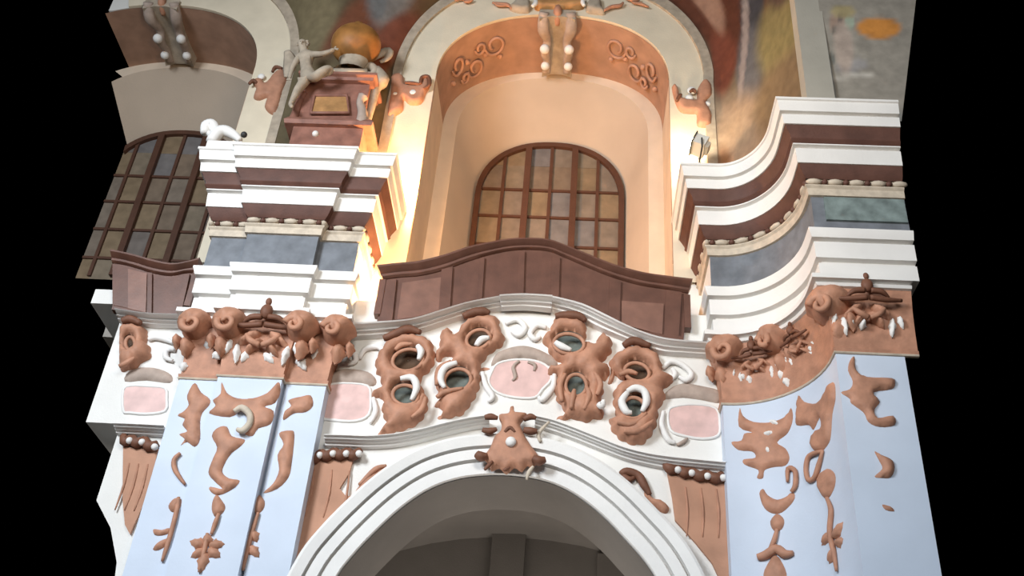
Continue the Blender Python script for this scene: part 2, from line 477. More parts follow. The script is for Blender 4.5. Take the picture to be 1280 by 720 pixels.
# transverse rib above the right pier: white edge strip and painted field
g = [[(4.62+(1.0+.8*j/40)*i/40, -2.58-.004*j, 12.9+3.7*j/40) for i in range(41)] for j in range(41)]
V, Fc, C = paint_mesh(g, [(0.63, 0.53, 0.24200000000000002, 0.064, 0, (0.62, 0.26, 0.06), 0.35), (0.18, 0.544, 0.08800000000000001, 0.075, 0, (0.38, 0.27, 0.21), 0.6), (0.25, 0.626, 0.132, 0.038, 0, (0.4, 0.33, 0.18), 0.5), (0.15, 0.51, 0.038500000000000006, 0.022, 0, (0.16, 0.14, 0.12), 0.4), (0.08, 0.34, 0.033, 0.038, 0, (0.17, 0.17, 0.15), 0.4), (0.21, 0.585, 0.033, 0.015, 0, (0.16, 0.12, 0.11), 0.4), (0.32999999999999996, 0.306, 0.22000000000000003, 0.038, 0.1, (0.34, 0.32, 0.31), 0.5), (0.32999999999999996, 0.245, 0.275, 0.015, 0.05, (0.55, 0.51, 0.45), 0.5), (0.48, 0.354, 0.22000000000000003, 0.022, -0.3, (0.36, 0.33, 0.28), 0.5), (0.31000000000000005, 0.558, 0.05500000000000001, 0.038, 0, (0.36, 0.42, 0.33), 0.5), (0.23, 0.408, 0.11000000000000001, 0.15, 0, (0.47, 0.38, 0.32), 0.6)], (.33, .30, .255))
struct(obj('ceiling_rib_painting', V, Fc, FRESCO, smooth=True, colors=C))
struct(obj('trim_9', *box(4.24, 4.66, -2.68, -2.4, 12.9, 19.7), mat('pale_grey_plaster', (.40, .375, .32), .8, .06, 2)))

# windows
def window(name, xc, clip=None):
    hw, zs, zc, zb = 1.53, 15.35, 16.87, 12.9
    O = arch(xc, hw, zs, zc, zb, 32)
    I = arch(xc, hw-.11, zs, zc-.11, zb+.1, 32)
    if clip is not None:
        O = [p for p in O if p[0] > clip]; I = [p for p in I if p[0] > clip]
        O = O+[(clip, O[-1][1]), (clip, zb)]
        loop = O[:-2]+list(reversed(I))
        fr = plate([loop], 2.38, 2.52)
    else: fr = plate([O, I], 2.38, 2.52)
    root = struct(obj(name, *fr, FRAMEB))
    def clipz(x): # inner arch height at x
        t = abs(x-xc)/(hw-.11)
        return zs+(zc-.11-zs)*max(0, 1-t**2.25)**(1/2.25) if t < 1 else zs
    xs = [-.98, -.49, 0, .49, .98]
    for k, dx in enumerate(xs):
        if clip is not None and xc+dx < clip+.05: continue
        wd = .065 if k in (1, 3) else .034
        obj('window_mullion', *box(xc+dx-wd, xc+dx+wd, 2.36 if k in (1, 3) else 2.42, 2.5, zb+.05, clipz(xc+dx)+.03), FRAMEB, root)
    for z in (13.4, 14.13, 14.86, 15.57):
        t = ((z-zs)/(zc-.11-zs)) if z > zs else 0
        h = (hw-.11)*max(0, 1-t**2.25)**(1/2.25)
        obj('window_bar', *box(max(xc-h-.02, clip or -99), xc+h+.02, 2.43, 2.5, z-.028, z+.028), FRAMEB, root)
    edges = [xc-hw]+[xc+d for d in xs]+[xc+hw]
    zz = [zb, 13.4, 14.13, 14.86, 15.57, 16.25, 16.9]
    V = []; Fc = []; C = []
    cols = [(.235, .19, .15), (.25, .20, .145), (.20, .17, .15), (.20, .185, .18), (.26, .19, .12), (.22, .165, .12)]
    for j in range(len(zz)-1):
        for i in range(len(edges)-1):
            a, b = edges[i], edges[i+1]
            if clip is not None:
                if b < clip: continue
                a = max(a, clip)
            def top(x, z):
                t = min(1, abs(x-xc)/(hw-.02)); return min(z, zs+(zc-.02-zs)*max(0, 1-t**2.25)**(1/2.25))
            c = random.choice(cols); sub = 6; n0 = len(V)
            for q in range(sub+1):
                x = a+(b-a)*q/sub
                for z in (zz[j], zz[j+1]): V.append((x, 2.47+.004*math.sin(i*3+j*5), top(x, z))); C.append(c)
            Fc += [(n0+2*q, n0+2*q+1, n0+2*q+3, n0+2*q+2) for q in range(sub)]
    obj('window_pane', V, Fc, PANE, root, colors=C)
    return root
window('window_1', BX)
window('window_2', LX, -9.0)

# =================================================================== PIERS: pilaster, capital, entablature
ENT = dict(
    architrave=[(-.3, 9.98), (.10, 9.98), (.10, 10.22), (.05, 10.235), (.05, 10.275), (.14, 10.285), (.145, 10.55), (.07, 10.56), (.07, 10.60), (.17, 10.61), (.21, 10.72), (.21, 10.75), (.10, 10.77)],
    frieze=[(.10, 10.76), (.10, 11.39)],
    bed_moulding=[(.10, 11.38), (.14, 11.385), (.15, 11.50), (.18, 11.53), (.18, 11.55), (.125, 11.56), (.125, 11.70)],
    lower_soffit=[(.15, 11.68), (.20, 11.74), (.26, 11.88)],
    lower_cornice=[(.26, 11.875), (.275, 11.875), (.295, 12.13), (.25, 12.14), (.25, 12.165), (.325, 12.18), (.325, 12.20)],
    upper_soffit=[(.31, 12.20), (.36, 12.25), (.35, 12.28), (.36, 12.32), (.44, 12.46)],
    upper_cornice=[(.44, 12.455), (.46, 12.455), (.48, 12.62), (.43, 12.63), (.43, 12.66), (.51, 12.665), (.54, 12.84), (.565, 12.85), (.565, 12.89), (-.7, 12.93)])
def beads(path, o, z, step, r, start=.02, lng=1.0):
    P = offset_path(path, o); m = MB(); i = 0; carry = start
    for a, b in zip(P[:-1], P[1:]):
        L = (b-a).length; d = (b-a)/L; s = carry
        while s < L:
            p = a+d*s
            m.add(ball((p.x, p.y, z), r*1.1*lng, r*1.1, r, 8, 5, Matrix.Rotation(math.atan2(d.y, d.x), 3, 'Z'))); s += step
        carry = s-L
    return m
def entablature(label, path, loc, loc_mat):
    t = thing('entablature', label, 'entablature', loc)
    obj('architrave', *sweep(path, ENT['architrave']), WHITE, t, 25)
    fp = path[1:-1] if path[-1][1] > -.5 else path[1:]
    q0 = offset_path(path, .10); obj('frieze', *sweep([tuple(p) for p in (q0[1:-1] if path[-1][1] > -.5 else q0[1:])], [(0, 10.76), (0, 11.39)]), FRIEZE, t, 25, label='blue grey marble frieze')
    obj('side_panel', *sweep([tuple(p) for p in q0[:2]], [(0, 10.76), (0, 11.39)]), WHITE, t)
    if path[-1][1] > -.5: obj('side_panel', *sweep([tuple(p) for p in q0[-2:]], [(0, 10.76), (0, 11.39)]), WHITE, t)
    obj('bed_moulding', *sweep(path, ENT['bed_moulding']), CREAM, t, 25, label='cream moulding under the cornice')
    beads(path, .15, 11.62, .30, .045).each('bead', SOFFB, t, True, label='brown bead')
    beads(path, .15, 11.62, .30, .05, .17, 2.2).each('reel', CREAM, t, True)
    obj('lower_soffit', *sweep(path, ENT['lower_soffit']), SOFFB, t, 30, label='dark brown soffit')
    obj('lower_cornice', *sweep(path, ENT['lower_cornice']), WHITE, t, 25)
    obj('upper_soffit', *sweep(path, ENT['upper_soffit']), SOFFB, t, 30, label='dark brown soffit')
    obj('upper_cornice', *sweep(path, ENT['upper_cornice']), WHITE, t, 25)
    return t
entablature('white stepped cornice block with blue grey frieze left of the wooden balcony', PL, (-3.75, -.5, 9.98), None)
te = entablature('white cornice sweeping forward in a curve right of the wooden balcony', PR+[(5.45, -2.46)], (4.0, -1.0, 9.98), None)
obj('frieze_panel', *plate([[(4.32, 10.95), (5.43, 10.95), (5.43, 11.36), (4.32, 11.36)]], -2.60, -2.50), FRIEZEG, te, label='green grey marble panel of the front frieze')

def scroll(c, r, turn, M=None, tube_r=.045, turns=1.6, y=0, n=22, hand=1):
    """spiral volute around (u,z)=c, returned as tube points through M(u,z,h)"""
    P = []; rs = []
    for i in range(n+1):
        t = i/n; a = turn+hand*t*turns*2*math.pi; rr = r*(1-.8*t)
        P.append(M(c[0]+rr*math.cos(a), c[1]+rr*math.sin(a), y+.05*t)); rs.append(tube_r*(1-.45*t))
    return tube(P, rs, 7, 2)
def leaf(M, a, b, wd, h=.05, n=9):
    """pointed leaf relief from a to b"""
    ax, az = a; bx, bz = b; dx, dz = bx-ax, bz-az; L = math.hypot(dx, dz); nx, nz = -dz/L, dx/L
    out = []
    for k in range(n+1):
        t = k/n; ww = wd*math.sin(math.pi*t**.8)*.5*(1+.18*math.sin(t*18)); out.append((ax+dx*t+nx*ww, az+dz*t+nz*ww))
    for k in range(n-1, 0, -1):
        t = k/n; ww = wd*math.sin(math.pi*t**.8)*.5*(1+.18*math.sin(t*18)); out.append((ax+dx*t-nx*ww, az+dz*t-nz*ww))
    return relief(out, M, h, wd*.4, step=max(.03, wd*.28), n=1)

def volute(cap, M, u, z, r, hand):
    """one big scroll of a capital: domed shell hood over a spiral eye, with leaves hanging below"""
    dome = []
    for i in range(24):
        a = 2*math.pi*i/24; k = 1.1 if math.sin(a) > -.2 else .86
        dome.append((u+r*1.10*math.cos(a)*k/1.1, z+r*.95*math.sin(a)*k))
    obj('volute', *relief(dome, M, .36, r*.95, step=.05, n=1, ribs=lambda x, y: .022*math.sin(math.atan2(y-z+r*.5, x-u)*8)), TERRA, cap, True)
    m = MB()
    m.add(scroll((u+hand*r*.12, z-r*.38), r*.55, math.pi*.9, M, .06, 1.1, .30, 16, hand))
    m.build('spiral', TERRA, cap, True)
    q = MB()
    q.add(leaf(M, (u-hand*r*.35, z-r*.7), (u-hand*r*.15, z-r*2.0), .22, .16))
    q.add(leaf(M, (u-hand*r*.9, z-r*.55), (u-hand*r*.85, z-r*1.5), .14, .14))
    q.each('acanthus_leaf', TERRA, cap, True)
def fleuron(cap, M, u, z, s):
    m = MB()
    m.add(ball(M(u, z+.22*s, .20), .10*s, .08*s, .13*s)); m.add(ball(M(u, z+.40*s, .20), .05*s, .05*s, .07*s))
    for k in (-1, 1):
        m.add(tube([M(u+k*.05*s, z+.12*s, .2), M(u+k*.22*s, z+.10*s, .2), M(u+k*.34*s, z+.02*s, .16)], [.05*s, .05*s, .02*s]))
        m.add(tube([M(u+k*.02*s, z-.02*s, .2), M(u+k*.3*s, z-.04*s, .18), M(u+k*.55*s, z-.0*s, .13)], [.05*s, .045*s, .03*s]))
    m.each('fleuron', TERRAD, cap, True, label='dark fleuron')
    q = MB()
    for k in (-1, 1):
        q.add(leaf(M, (u+k*.05*s, z-.05*s), (u+k*.42*s, z-.30*s), .16*s, .14)); q.add(leaf(M, (u+k*.02*s, z-.18*s), (u+k*.26*s, z-.46*s), .14*s, .13))
        q.add(tube([M(u+k*.02*s, z-.33*s, .1), M(u+k*.16*s, z-.28*s, .14), M(u+k*.26*s, z-.16*s, .12)], [.05*s, .05*s, .03*s]))
    q.each('festoon', TERRA, cap, True)
    wv = MB()
    for k in (-1, 1):
        wv.add(leaf(M, (u+k*.40*s, z-.26*s), (u+k*.36*s, z-.62*s), .11*s, .07)); wv.add(leaf(M, (u+k*.50*s, z-.20*s), (u+k*.56*s, z-.45*s), .09*s, .07))
    wv.each('white_leaf', WHITE, cap, True, label='white leaf')

CAPP = [(-.02, 8.86), (.02, 8.87), (.03, 8.92), (.0, 8.93), (.02, 9.2), (.06, 9.5), (.12, 9.72), (.14, 9.78)]
ABA = [(.10, 9.77), (.18, 9.79), (.20, 9.83), (.15, 9.84), (.15, 9.86), (.25, 9.87), (.25, 9.94), (.06, 9.95), (.06, 9.99)]
# ---- left pier
tl = thing('pilaster', 'pale blue stepped pilaster with terracotta stucco, left of the arch', 'pilaster', (-3.75, -.5, 0))
PLS = [(-4.83, YW), (-4.83, -.95), (-4.25, -.95), (-4.25, -.88), (-4.22, -.88), (-4.22, -1.08), (-3.28, -1.08), (-3.28, -.86), (-3.245, -.86), (-3.245, -.95), (-2.66, -.95), (-2.66, YW)]
PLC = [(PL[0][0], YW)]+PL[1:-1]+[(PL[-1][0], YW)]
obj('shaft', *sweep(PLS, [(0, 0), (0, 8.9)]), BLUE, tl)
cap = obj('capital', *sweep(PLC, CAPP), TERRA, tl, 30, label='terracotta capital')
obj('abacus', *sweep(PLC, ABA), WHITE, cap, 30, label='white abacus')
obj('neck_ring', *sweep(PLC, [(-.02, 8.84), (.02, 8.845), (.03, 8.86), (.02, 8.875), (-.02, 8.88)]), CREAM, cap, 30)
zc0 = zm(200, 360, 4.923, [(212, 222), (425, 215), (860, 235), (1085, 260), (645, 235)])
for (p, hand, yy) in zip(zc0[:4], (1, 1, -1, -1), (-1.0, -1.13, -1.13, -1.0)):
    q = at(p[0], p[1], yy-.12); volute(cap, planar(yy), q.x, q.z, .26, hand)
q = at(*zc0[4], -1.25); fleuron(cap, planar(-1.13), q.x, q.z, .95)
wb = MB()
for (a, b, yy) in [((285, 330), (300, 380), -.98), ((330, 395), (365, 435), -1.1), ((540, 390), (500, 460), -1.1), ((640, 400), (700, 465), -1.1), ((680, 385), (720, 420), -1.1), ((850, 430), (900, 510), -.98), ((960, 360), (940, 440), -.98), ((830, 460), (900, 440), -.98), ((150, 455), (140, 515), -.97)]:
    A = xz(zm(200, 360, 4.923, [a, b]), yy); wb.add(leaf(planar(yy), A[0], A[1], .12, .06))
wb.each('white_leaf', WHITE, cap, True, label='white leaf')
def orn(parent, px, y=None, M=None, conv=None, m=TERRA, d=.06, wd=.07, name='stucco_ornament', holes=(), step=.05, ribs=None, n=3, label=None, frill=0):
    conv = conv or (lambda P: xz(P, y)); M = M or planar(y)
    return obj(name, *relief(conv(px), M, d, wd, [conv(h) for h in holes], step, ribs, n, frill), m, parent, True, label=label)
def stems(parent, lines, y=None, M=None, conv=None, m=TERRA, name='stucco_stem', r=.035, h=.03, label=None):
    conv = conv or (lambda P: xz(P, y)); M = M or planar(y); q = MB()
    for L in lines:
        rr = r
        if isinstance(L[-1], (int, float)): rr = L[-1]; L = L[:-1]
        P = conv(L); q.add(tube([M(u, z, h) for u, z in P], [rr*.7]+[rr]*(len(P)-2)+[rr*.55] if len(P) > 2 else [rr, rr*.6], 8, 4))
    return q.each(name, m, parent, True, label=label)
# left strip
a = lambda pts: zm(160, 440, 2.571, pts)
orn(tl, a([(215, 100), (235, 130), (262, 150), (262, 170), (240, 195), (232, 225), (232, 280), (215, 305), (190, 290), (170, 300), (182, 280), (165, 265), (190, 255), (175, 235), (182, 215), (160, 205), (180, 190), (195, 170), (190, 140)]), -.95)
orn(tl, a([(130, 495), (150, 470), (172, 475), (165, 505), (142, 515)]), -.95)
stems(tl, [a([(170, 328), (150, 350), (155, 385), (185, 428)]), a([(165, 470), (158, 515), (143, 575), (128, 625), (112, 675)])], -.95)
orn(tl, a([(82, 570), (110, 572), (132, 566), (136, 580), (110, 590), (86, 588)]), -.95, m=TERRA)
orn(tl, a([(80, 634), (100, 610), (134, 598), (120, 624), (96, 638)]), -.95)
# middle strip
b = lambda pts: zm(160, 380, 2.119, pts)
orn(tl, b([(248, 207), (262, 235), (290, 250), (330, 250), (370, 235), (398, 207), (403, 228), (390, 262), (362, 272), (386, 284), (378, 318), (345, 330), (330, 350), (308, 342), (318, 310), (300, 285), (270, 300), (215, 290), (232, 270), (225, 255), (245, 240)]), -1.08)
stems(tl, [b([(285, 292), (305, 282), (325, 298), (326, 322), (308, 342), (292, 338)])+[.05]], -1.08, m=CREAM, name='stucco_scroll', h=.08, label='cream scroll')
orn(tl, b([(238, 328), (262, 325), (275, 350), (310, 360), (295, 380), (275, 395), (258, 420), (250, 445), (268, 462), (296, 468), (278, 490), (240, 507), (218, 496), (218, 484), (250, 490), (225, 466), (213, 445), (225, 410), (236, 380), (222, 350)]), -1.08)
orn(tl, b([(235, 505), (247, 518), (258, 537), (250, 555), (232, 565), (222, 545), (225, 520)]), -1.08)
stems(tl, [b([(242, 558), (232, 585), (222, 612)]), b([(212, 610), (205, 650), (190, 712)])], -1.08)
for A, B in [((205, 640), (163, 628)), ((212, 640), (257, 636)), ((205, 650), (166, 672)), ((212, 648), (245, 672)), ((206, 655), (190, 716)), ((208, 640), (212, 606))]:
    P = xz(b([A, B]), -1.08); obj('stucco_leaf', *leaf(planar(-1.08), P[0], P[1], .15, .06), TERRA, tl, True)
# right strip
orn(tl, b([(485, 243), (490, 270), (470, 287), (440, 290), (412, 308), (415, 285), (432, 270), (425, 255), (460, 245)]), -.95)
orn(tl, b([(400, 343), (430, 335), (441, 347), (434, 420), (425, 460), (395, 490), (358, 501), (385, 475), (400, 440), (396, 400), (412, 372)]), -.95)
orn(tl, b([(346, 505), (362, 522), (358, 545), (340, 556), (332, 540), (336, 518)]), -.95)
stems(tl, [b([(346, 555), (332, 600), (318, 650), (306, 708)])], -.95)
for A, B in [((330, 600), (342, 632)), ((322, 640), (348, 672)), ((318, 622), (302, 634))]:
    P = xz(b([A, B]), -.95); obj('stucco_leaf', *leaf(planar(-.95), P[0], P[1], .13, .06), TERRA, tl, True)
# ---- right pier
tr = thing('pilaster', 'pale blue pilaster with a concave flank, right of the arch', 'pilaster', (4.0, -1.2, 0))
PRC = [(3.02, YW)]+PR[1:]
PRS = PRC[:-1]+[(5.12, -2.46)]
obj('shaft', *sweep(PRS, [(0, 0), (0, 8.9)]), BLUE, tr, 30)
cap = obj('capital', *sweep(PRC, CAPP), TERRA, tr, 30, label='terracotta capital')
obj('abacus', *sweep(PRC, ABA), WHITE, cap, 30, label='white abacus')
obj('neck_ring', *sweep(PRC, [(-.02, 8.84), (.02, 8.845), (.03, 8.86), (.02, 8.875), (-.02, 8.88)]), CREAM, cap, 30)
c8 = lambda pts: zm(870, 340, 4.0, pts)
s, z = arc_hit(*c8([(400, 325)])[0]); volute(cap, arcmap, s, z-.12, .27, -1)
def corner_map(cx, cy, nx, ny):
    return lambda u, z, h: (cx-ny*u+nx*h, cy+nx*u+ny*h, z)
za = arc_hit(*c8([(150, 380)])[0])[1]
volute(cap, corner_map(3.12, -.92, -.42, -.907), 0, za-.08, .28, 1)
volute(cap, corner_map(4.27, -2.36, -.55, -.835), .02, at(1037, 372, -2.6).z-.02, .30, -1)
s, z = arc_hit(*c8([(300, 440)])[0]); fleuron(cap, arcmap, s, z, .62)
s, z = arc_hit(*c8([(530, 350)])[0]); fleuron(cap, arcmap, s, z, .55)
q = at(*c8([(860, 130)])[0], -2.66); fleuron(cap, planar(-2.5), q.x, q.z, .8)
wb = MB()
for A, B in [((230, 510), (240, 545)), ((265, 520), (275, 565)), ((430, 490), (425, 540)), ((450, 530), (462, 575)), ((300, 485), (312, 510))]:
    P = azs(c8([A, B])); wb.add(leaf(arcmap, P[0], P[1], .10, .07))
for A, B in [((770, 250), (780, 285)), ((835, 250), (825, 290)), ((910, 180), (915, 220))]:
    P = xz(c8([A, B]), -2.5); wb.add(leaf(planar(-2.5), P[0], P[1], .10, .12))
wb.each('white_leaf', WHITE, cap, True, label='white leaf')
qz = lambda pts: zm(880, 440, 2.571, pts)
kw = dict(M=arcmap, conv=azs)
orn(tr, qz([(115, 180), (125, 205), (160, 225), (220, 225), (265, 205), (280, 180), (286, 215), (270, 260), (235, 290), (262, 310), (275, 340), (262, 365), (225, 370), (195, 380), (190, 405), (170, 405), (175, 380), (130, 362), (128, 345), (165, 340), (155, 320), (110, 315), (88, 290), (120, 285), (130, 262), (155, 258), (112, 240)]), **kw)
orn(tr, qz([(178, 455), (190, 440), (205, 460), (235, 475), (265, 465), (286, 450), (292, 470), (270, 500), (240, 520), (210, 515), (190, 495)]), **kw)
orn(tr, qz([(213, 545), (235, 520), (258, 540), (250, 570), (225, 575)]), **kw)
stems(tr, [qz([(285, 452), (298, 430), (297, 385), (275, 378), (272, 420)]), qz([(238, 572), (228, 610), (208, 645)]), qz([(172, 662), (200, 655), (235, 635), (262, 652), (290, 648)])+[.06]], **kw)
orn(tr, qz([(230, 652), (262, 700), (262, 735), (228, 748), (195, 735), (195, 700)]), **kw)
for A, B in [((215, 225), (250, 238)), ((195, 270), (235, 262)), ((205, 310), (215, 330))]:
    P = azs(qz([A, B])); obj('white_leaf', *leaf(lambda u, z, h: arcmap(u, z, h+.05), P[0], P[1], .07, .05), WHITE, tr, True, label='white leaf')
rz = lambda pts: zm(990, 440, 2.569, pts)
def arcclip(P): return [(min(u, ARCL-.01), z) for u, z in azs(P)]
kw = dict(M=arcmap, conv=arcclip)
orn(tr, rz([(20, 140), (40, 160), (80, 165), (108, 135), (125, 100), (138, 105), (140, 150), (130, 200), (126, 260), (120, 290), (95, 320), (70, 315), (60, 290), (75, 255), (100, 240), (90, 210), (70, 250), (55, 235), (15, 235), (15, 200)]), **kw)
stems(tr, [rz([(105, 320), (62, 335), (50, 375), (58, 412), (78, 405), (92, 365), (105, 318)]), rz([(118, 470), (132, 510), (128, 580), (140, 640), (150, 705)])], **kw)
orn(tr, rz([(85, 402), (113, 375), (138, 392), (138, 430), (115, 472), (90, 450)]), **kw)
for A, B in [((130, 575), (95, 622)), ((135, 600), (165, 545)), ((138, 630), (120, 682)), ((142, 620), (165, 600))]:
    P = arcclip(rz([A, B])); obj('stucco_leaf', *leaf(arcmap, P[0], P[1], .14, .06), TERRA, tr, True)
YF = -2.46
def fclip(P): return [(min(u, 5.11), z) for u, z in xz(P, YF)]
kw = dict(M=planar(YF), conv=fclip)
orn(tr, rz([(185, 30), (200, 15), (206, 58), (240, 80), (320, 84), (332, 100), (320, 120), (262, 130), (282, 160), (265, 185), (275, 212), (325, 205), (330, 235), (280, 241), (245, 225), (230, 195), (190, 165), (185, 150), (157, 130), (185, 120), (195, 95), (180, 60)]), **kw)
orn(tr, rz([(265, 320), (285, 330), (318, 345), (330, 370), (318, 402), (290, 405), (265, 400), (290, 375), (280, 350)]), **kw)
orn(tr, rz([(290, 490), (318, 498), (328, 512), (300, 507)]), **kw)

# =================================================================== MOULDINGS OF THE ARCADE WALL
e6 = lambda pts: zm(440, 370, 2.056, pts)
STR = [(0, .03), (.08, .12), (.30, .13), (.34, .20), (.42, .21), (.46, .17), (.62, .17), (.68, .25), (.78, .27), (.82, .31), (.97, .33), (1, .30)]
t = thing('string_course', 'white moulding curving over the cartouches, under the middle balcony', 'moulding', (.2, -.1, 10.3))
def piece(name, top, bot, y, prof, parent, m=WHITE, n=60, conv=None, label=None, sm=4):
    T = xz(top, y-.2); B = xz(bot, y-.08)
    return obj(name, *band(T, B, prof, y, n, .0, sm), m, parent, 25, label=label)
top = e6([(-40, 82), (0, 80), (95, 75), (160, 68), (230, 47), (300, 26), (380, 11)]); bot = e6([(-40, 110), (0, 108), (98, 100), (170, 90), (240, 68), (310, 47), (385, 32)])
piece('left_moulding', top, bot, YW, STR, t)
piece('centre_moulding', e6([(380, 8), (440, 5), (515, 9)]), e6([(385, 32), (445, 30), (512, 36)]), YW-.07, STR, t, n=12)
piece('right_moulding', e6([(515, 11), (590, 30), (650, 58), (700, 83), (750, 104), (800, 118), (860, 125), (965, 132)]), e6([(512, 36), (580, 57), (640, 86), (700, 111), (750, 131), (800, 146), (860, 150), (965, 158)]), YW, STR, t)
t = thing('string_course', 'short white moulding under the cut off balcony at the left edge', 'moulding', (-5.7, -.1, 10.3))
l7 = lambda pts: zm(160, 300, 3.6, pts)
T = xz(l7([(-60, 325), (0, 335), (110, 348), (240, 352)]), YW-.2); B = xz(l7([(-60, 362), (0, 370), (110, 385), (240, 388)]), YW-.08)
T[0] = (-6.12, T[0][1]); B[0] = (-6.12, B[0][1])
obj('moulding', *band(T, B, STR, YW, 30, 0), WHITE, t, 25)
# lower string course over the arch
t = thing('hood_moulding', 'white moulding rising over the arch crown below the cartouches', 'moulding', (0, -.1, 8.4))
LOW = [(0, .02), (.06, .08), (.35, .09), (.40, .14), (.55, .15), (.60, .20), (.85, .21), (.9, .26), (1, .26)]
piece('left_moulding', e6([(-70, 360), (-20, 361), (40, 363), (110, 358), (180, 345), (240, 330), (300, 317), (352, 310)]), e6([(-70, 384), (-20, 386), (40, 388), (110, 384), (180, 370), (240, 354), (300, 340), (352, 332)]), YW, LOW, t)
piece('right_moulding', e6([(470, 312), (515, 322), (570, 342), (640, 370), (700, 393), (760, 408), (830, 418), (965, 432)]), e6([(470, 332), (515, 346), (570, 366), (640, 394), (700, 417), (760, 432), (830, 444), (965, 456)]), YW, LOW, t)
t = thing('hood_moulding', 'short white moulding below the pink panel at the left edge', 'moulding', (-5.5, -.1, 8.5))
T = xz(b([(-14, 325), (0, 325), (100, 330)]), YW-.15); B = xz(b([(-14, 345), (0, 346), (100, 350)]), YW-.05)
T[0] = (-5.6, T[0][1]); B[0] = (-5.6, B[0][1])
obj('moulding', *band(T, B, LOW, YW, 12, 0), WHITE, t, 25)
# archivolt of the big arch
t = thing('archivolt', 'broad white banded surround of the grey arch opening', 'arch surround', (0, -.1, 0))
inn = catmull(ARCHIN[1:-1], 3, False)
def outset(P, dd):
    out = []
    for i, p in enumerate(P):
        q0, q1 = P[max(i-1, 0)], P[min(i+1, len(P)-1)]
        dx, dz = q1[0]-q0[0], q1[1]-q0[1]; L = math.hypot(dx, dz)
        out.append((p[0]+dz/L*dd, p[1]-dx/L*dd))
    return out
def wd(i, P): return .52
outc = outset(inn, .56)
ARV = [(0, .08), (.02, .14), (.32, .15), (.33, .09), (.37, .09), (.385, .19), (.64, .20), (.65, .13), (.69, .13), (.70, .24), (.93, .27), (1, .25)]
obj('arch_band', *band(outc, inn, ARV, YW, 90, .0, 2), WHITE, t, 25)
V = [(p[0], y, p[1]) for p in outset(inn, -.008) for y in (YW-.09, .37)]
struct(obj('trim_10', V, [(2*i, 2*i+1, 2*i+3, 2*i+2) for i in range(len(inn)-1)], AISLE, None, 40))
# keystone cartouche
k8 = lambda pts: zm(560, 490, 5.539, pts)
t = thing('keystone_cartouche', 'small terracotta cartouche with a white knob on the arch crown', 'cartouche', (0, -.25, 8.2))
YK = YW-.26
bd = orn(t, k8([(360, 155), (420, 145), (432, 105), (455, 100), (465, 140), (545, 150), (520, 195), (500, 225), (515, 265), (535, 310), (580, 380), (630, 450), (612, 490), (580, 525), (548, 508), (510, 550), (460, 522), (405, 566), (355, 525), (300, 545), (285, 500), (248, 455), (295, 380), (322, 310), (365, 268), (370, 220), (355, 185)]), YK, d=.10, wd=.1, name='cartouche_body')
def bl(parent, name, pts, m, y, rr, h=.08):
    q = MB()
    for p, r_ in zip(pts, rr):
        c = at(p[0], p[1], y-h); q.add(ball((c.x, y-h, c.z), r_, r_*.8, r_))
    return q.each(name, m, parent, True, 'white knob')
bl(t, 'knob', k8([(435, 345)]), WHITE, YK, [.075], .12)
stems(t, [k8([(255, 190), (300, 185), (345, 195)])+[.05], k8([(240, 275), (290, 285), (340, 270)])+[.05], k8([(525, 205), (570, 185), (610, 195)])+[.05], k8([(525, 275), (570, 285), (620, 285)])+[.06], k8([(200, 440), (230, 460), (275, 455)])+[.075], k8([(590, 470), (630, 490), (675, 480)])+[.075]], YK, m=TERRAD, name='side_scroll', h=.06, label='dark side scroll')
stems(t, [k8([(395, 300), (430, 270), (465, 300)])+[.03], k8([(255, 560), (285, 530), (310, 500)])+[.03], k8([(385, 565), (405, 555), (430, 540)])+[.03]], YK, m=TERRAD, name='rim_scroll', h=.1)
stems(t, [k8([(640, 350), (630, 290), (700, 210)])+[.03], k8([(590, 520), (560, 560), (545, 610)])+[.03]], YK, m=CREAM, name='strap', h=.02)

# =================================================================== PANELS AND STUCCO OF THE FRIEZE ZONE
def frieze_panel(label, outline, y, crest, scrolls, loc, corner=()):
    t = thing('frieze_panel', label, 'wall panel', loc)
    obj('field', *plate([catmull(xz(outline, y), 3)], y-.02, y+.01), PINK, t, label='pink marble field')
    if crest: orn(t, crest, y, m=GREYBR, d=.05, wd=.12, name='crest', label='greyish beige shell crest')
    if scrolls: stems(t, scrolls, y, m=WHITE, name='white_scroll', r=.045, h=.04, label='white scroll')
    if corner: stems(t, corner, y, m=GREYBR, name='corner_scroll', r=.03, h=.03)
    P = catmull(xz(outline, y), 3); P = P+[P[0]]
    obj('frame', *tube([(p[0], y-.01, p[1]) for p in P], .022, 6, 1), WHITE, t, True, label='white frame')
    return t
frieze_panel('pink panel above the keystone, between the two pairs of cartouches', e6([(358, 200), (375, 175), (420, 165), (470, 168), (505, 185), (512, 215), (490, 240), (470, 262), (420, 262), (375, 250), (352, 225)]), YW,
             e6([(358, 180), (370, 150), (400, 135), (440, 128), (480, 138), (520, 160), (528, 180), (500, 178), (470, 165), (430, 160), (390, 165)]),
             [e6([(335, 200), (345, 235), (362, 262), (350, 275)]), e6([(520, 205), (515, 240), (490, 270), (480, 262)]), e6([(395, 75), (425, 65), (445, 85), (430, 105), (410, 95)]), e6([(500, 85), (475, 80), (458, 100), (470, 115), (485, 108)])], (.1, 0, 9.4),
             [e6([(430, 170), (415, 185), (420, 210), (412, 220)]), e6([(452, 172), (470, 180), (468, 195)])])
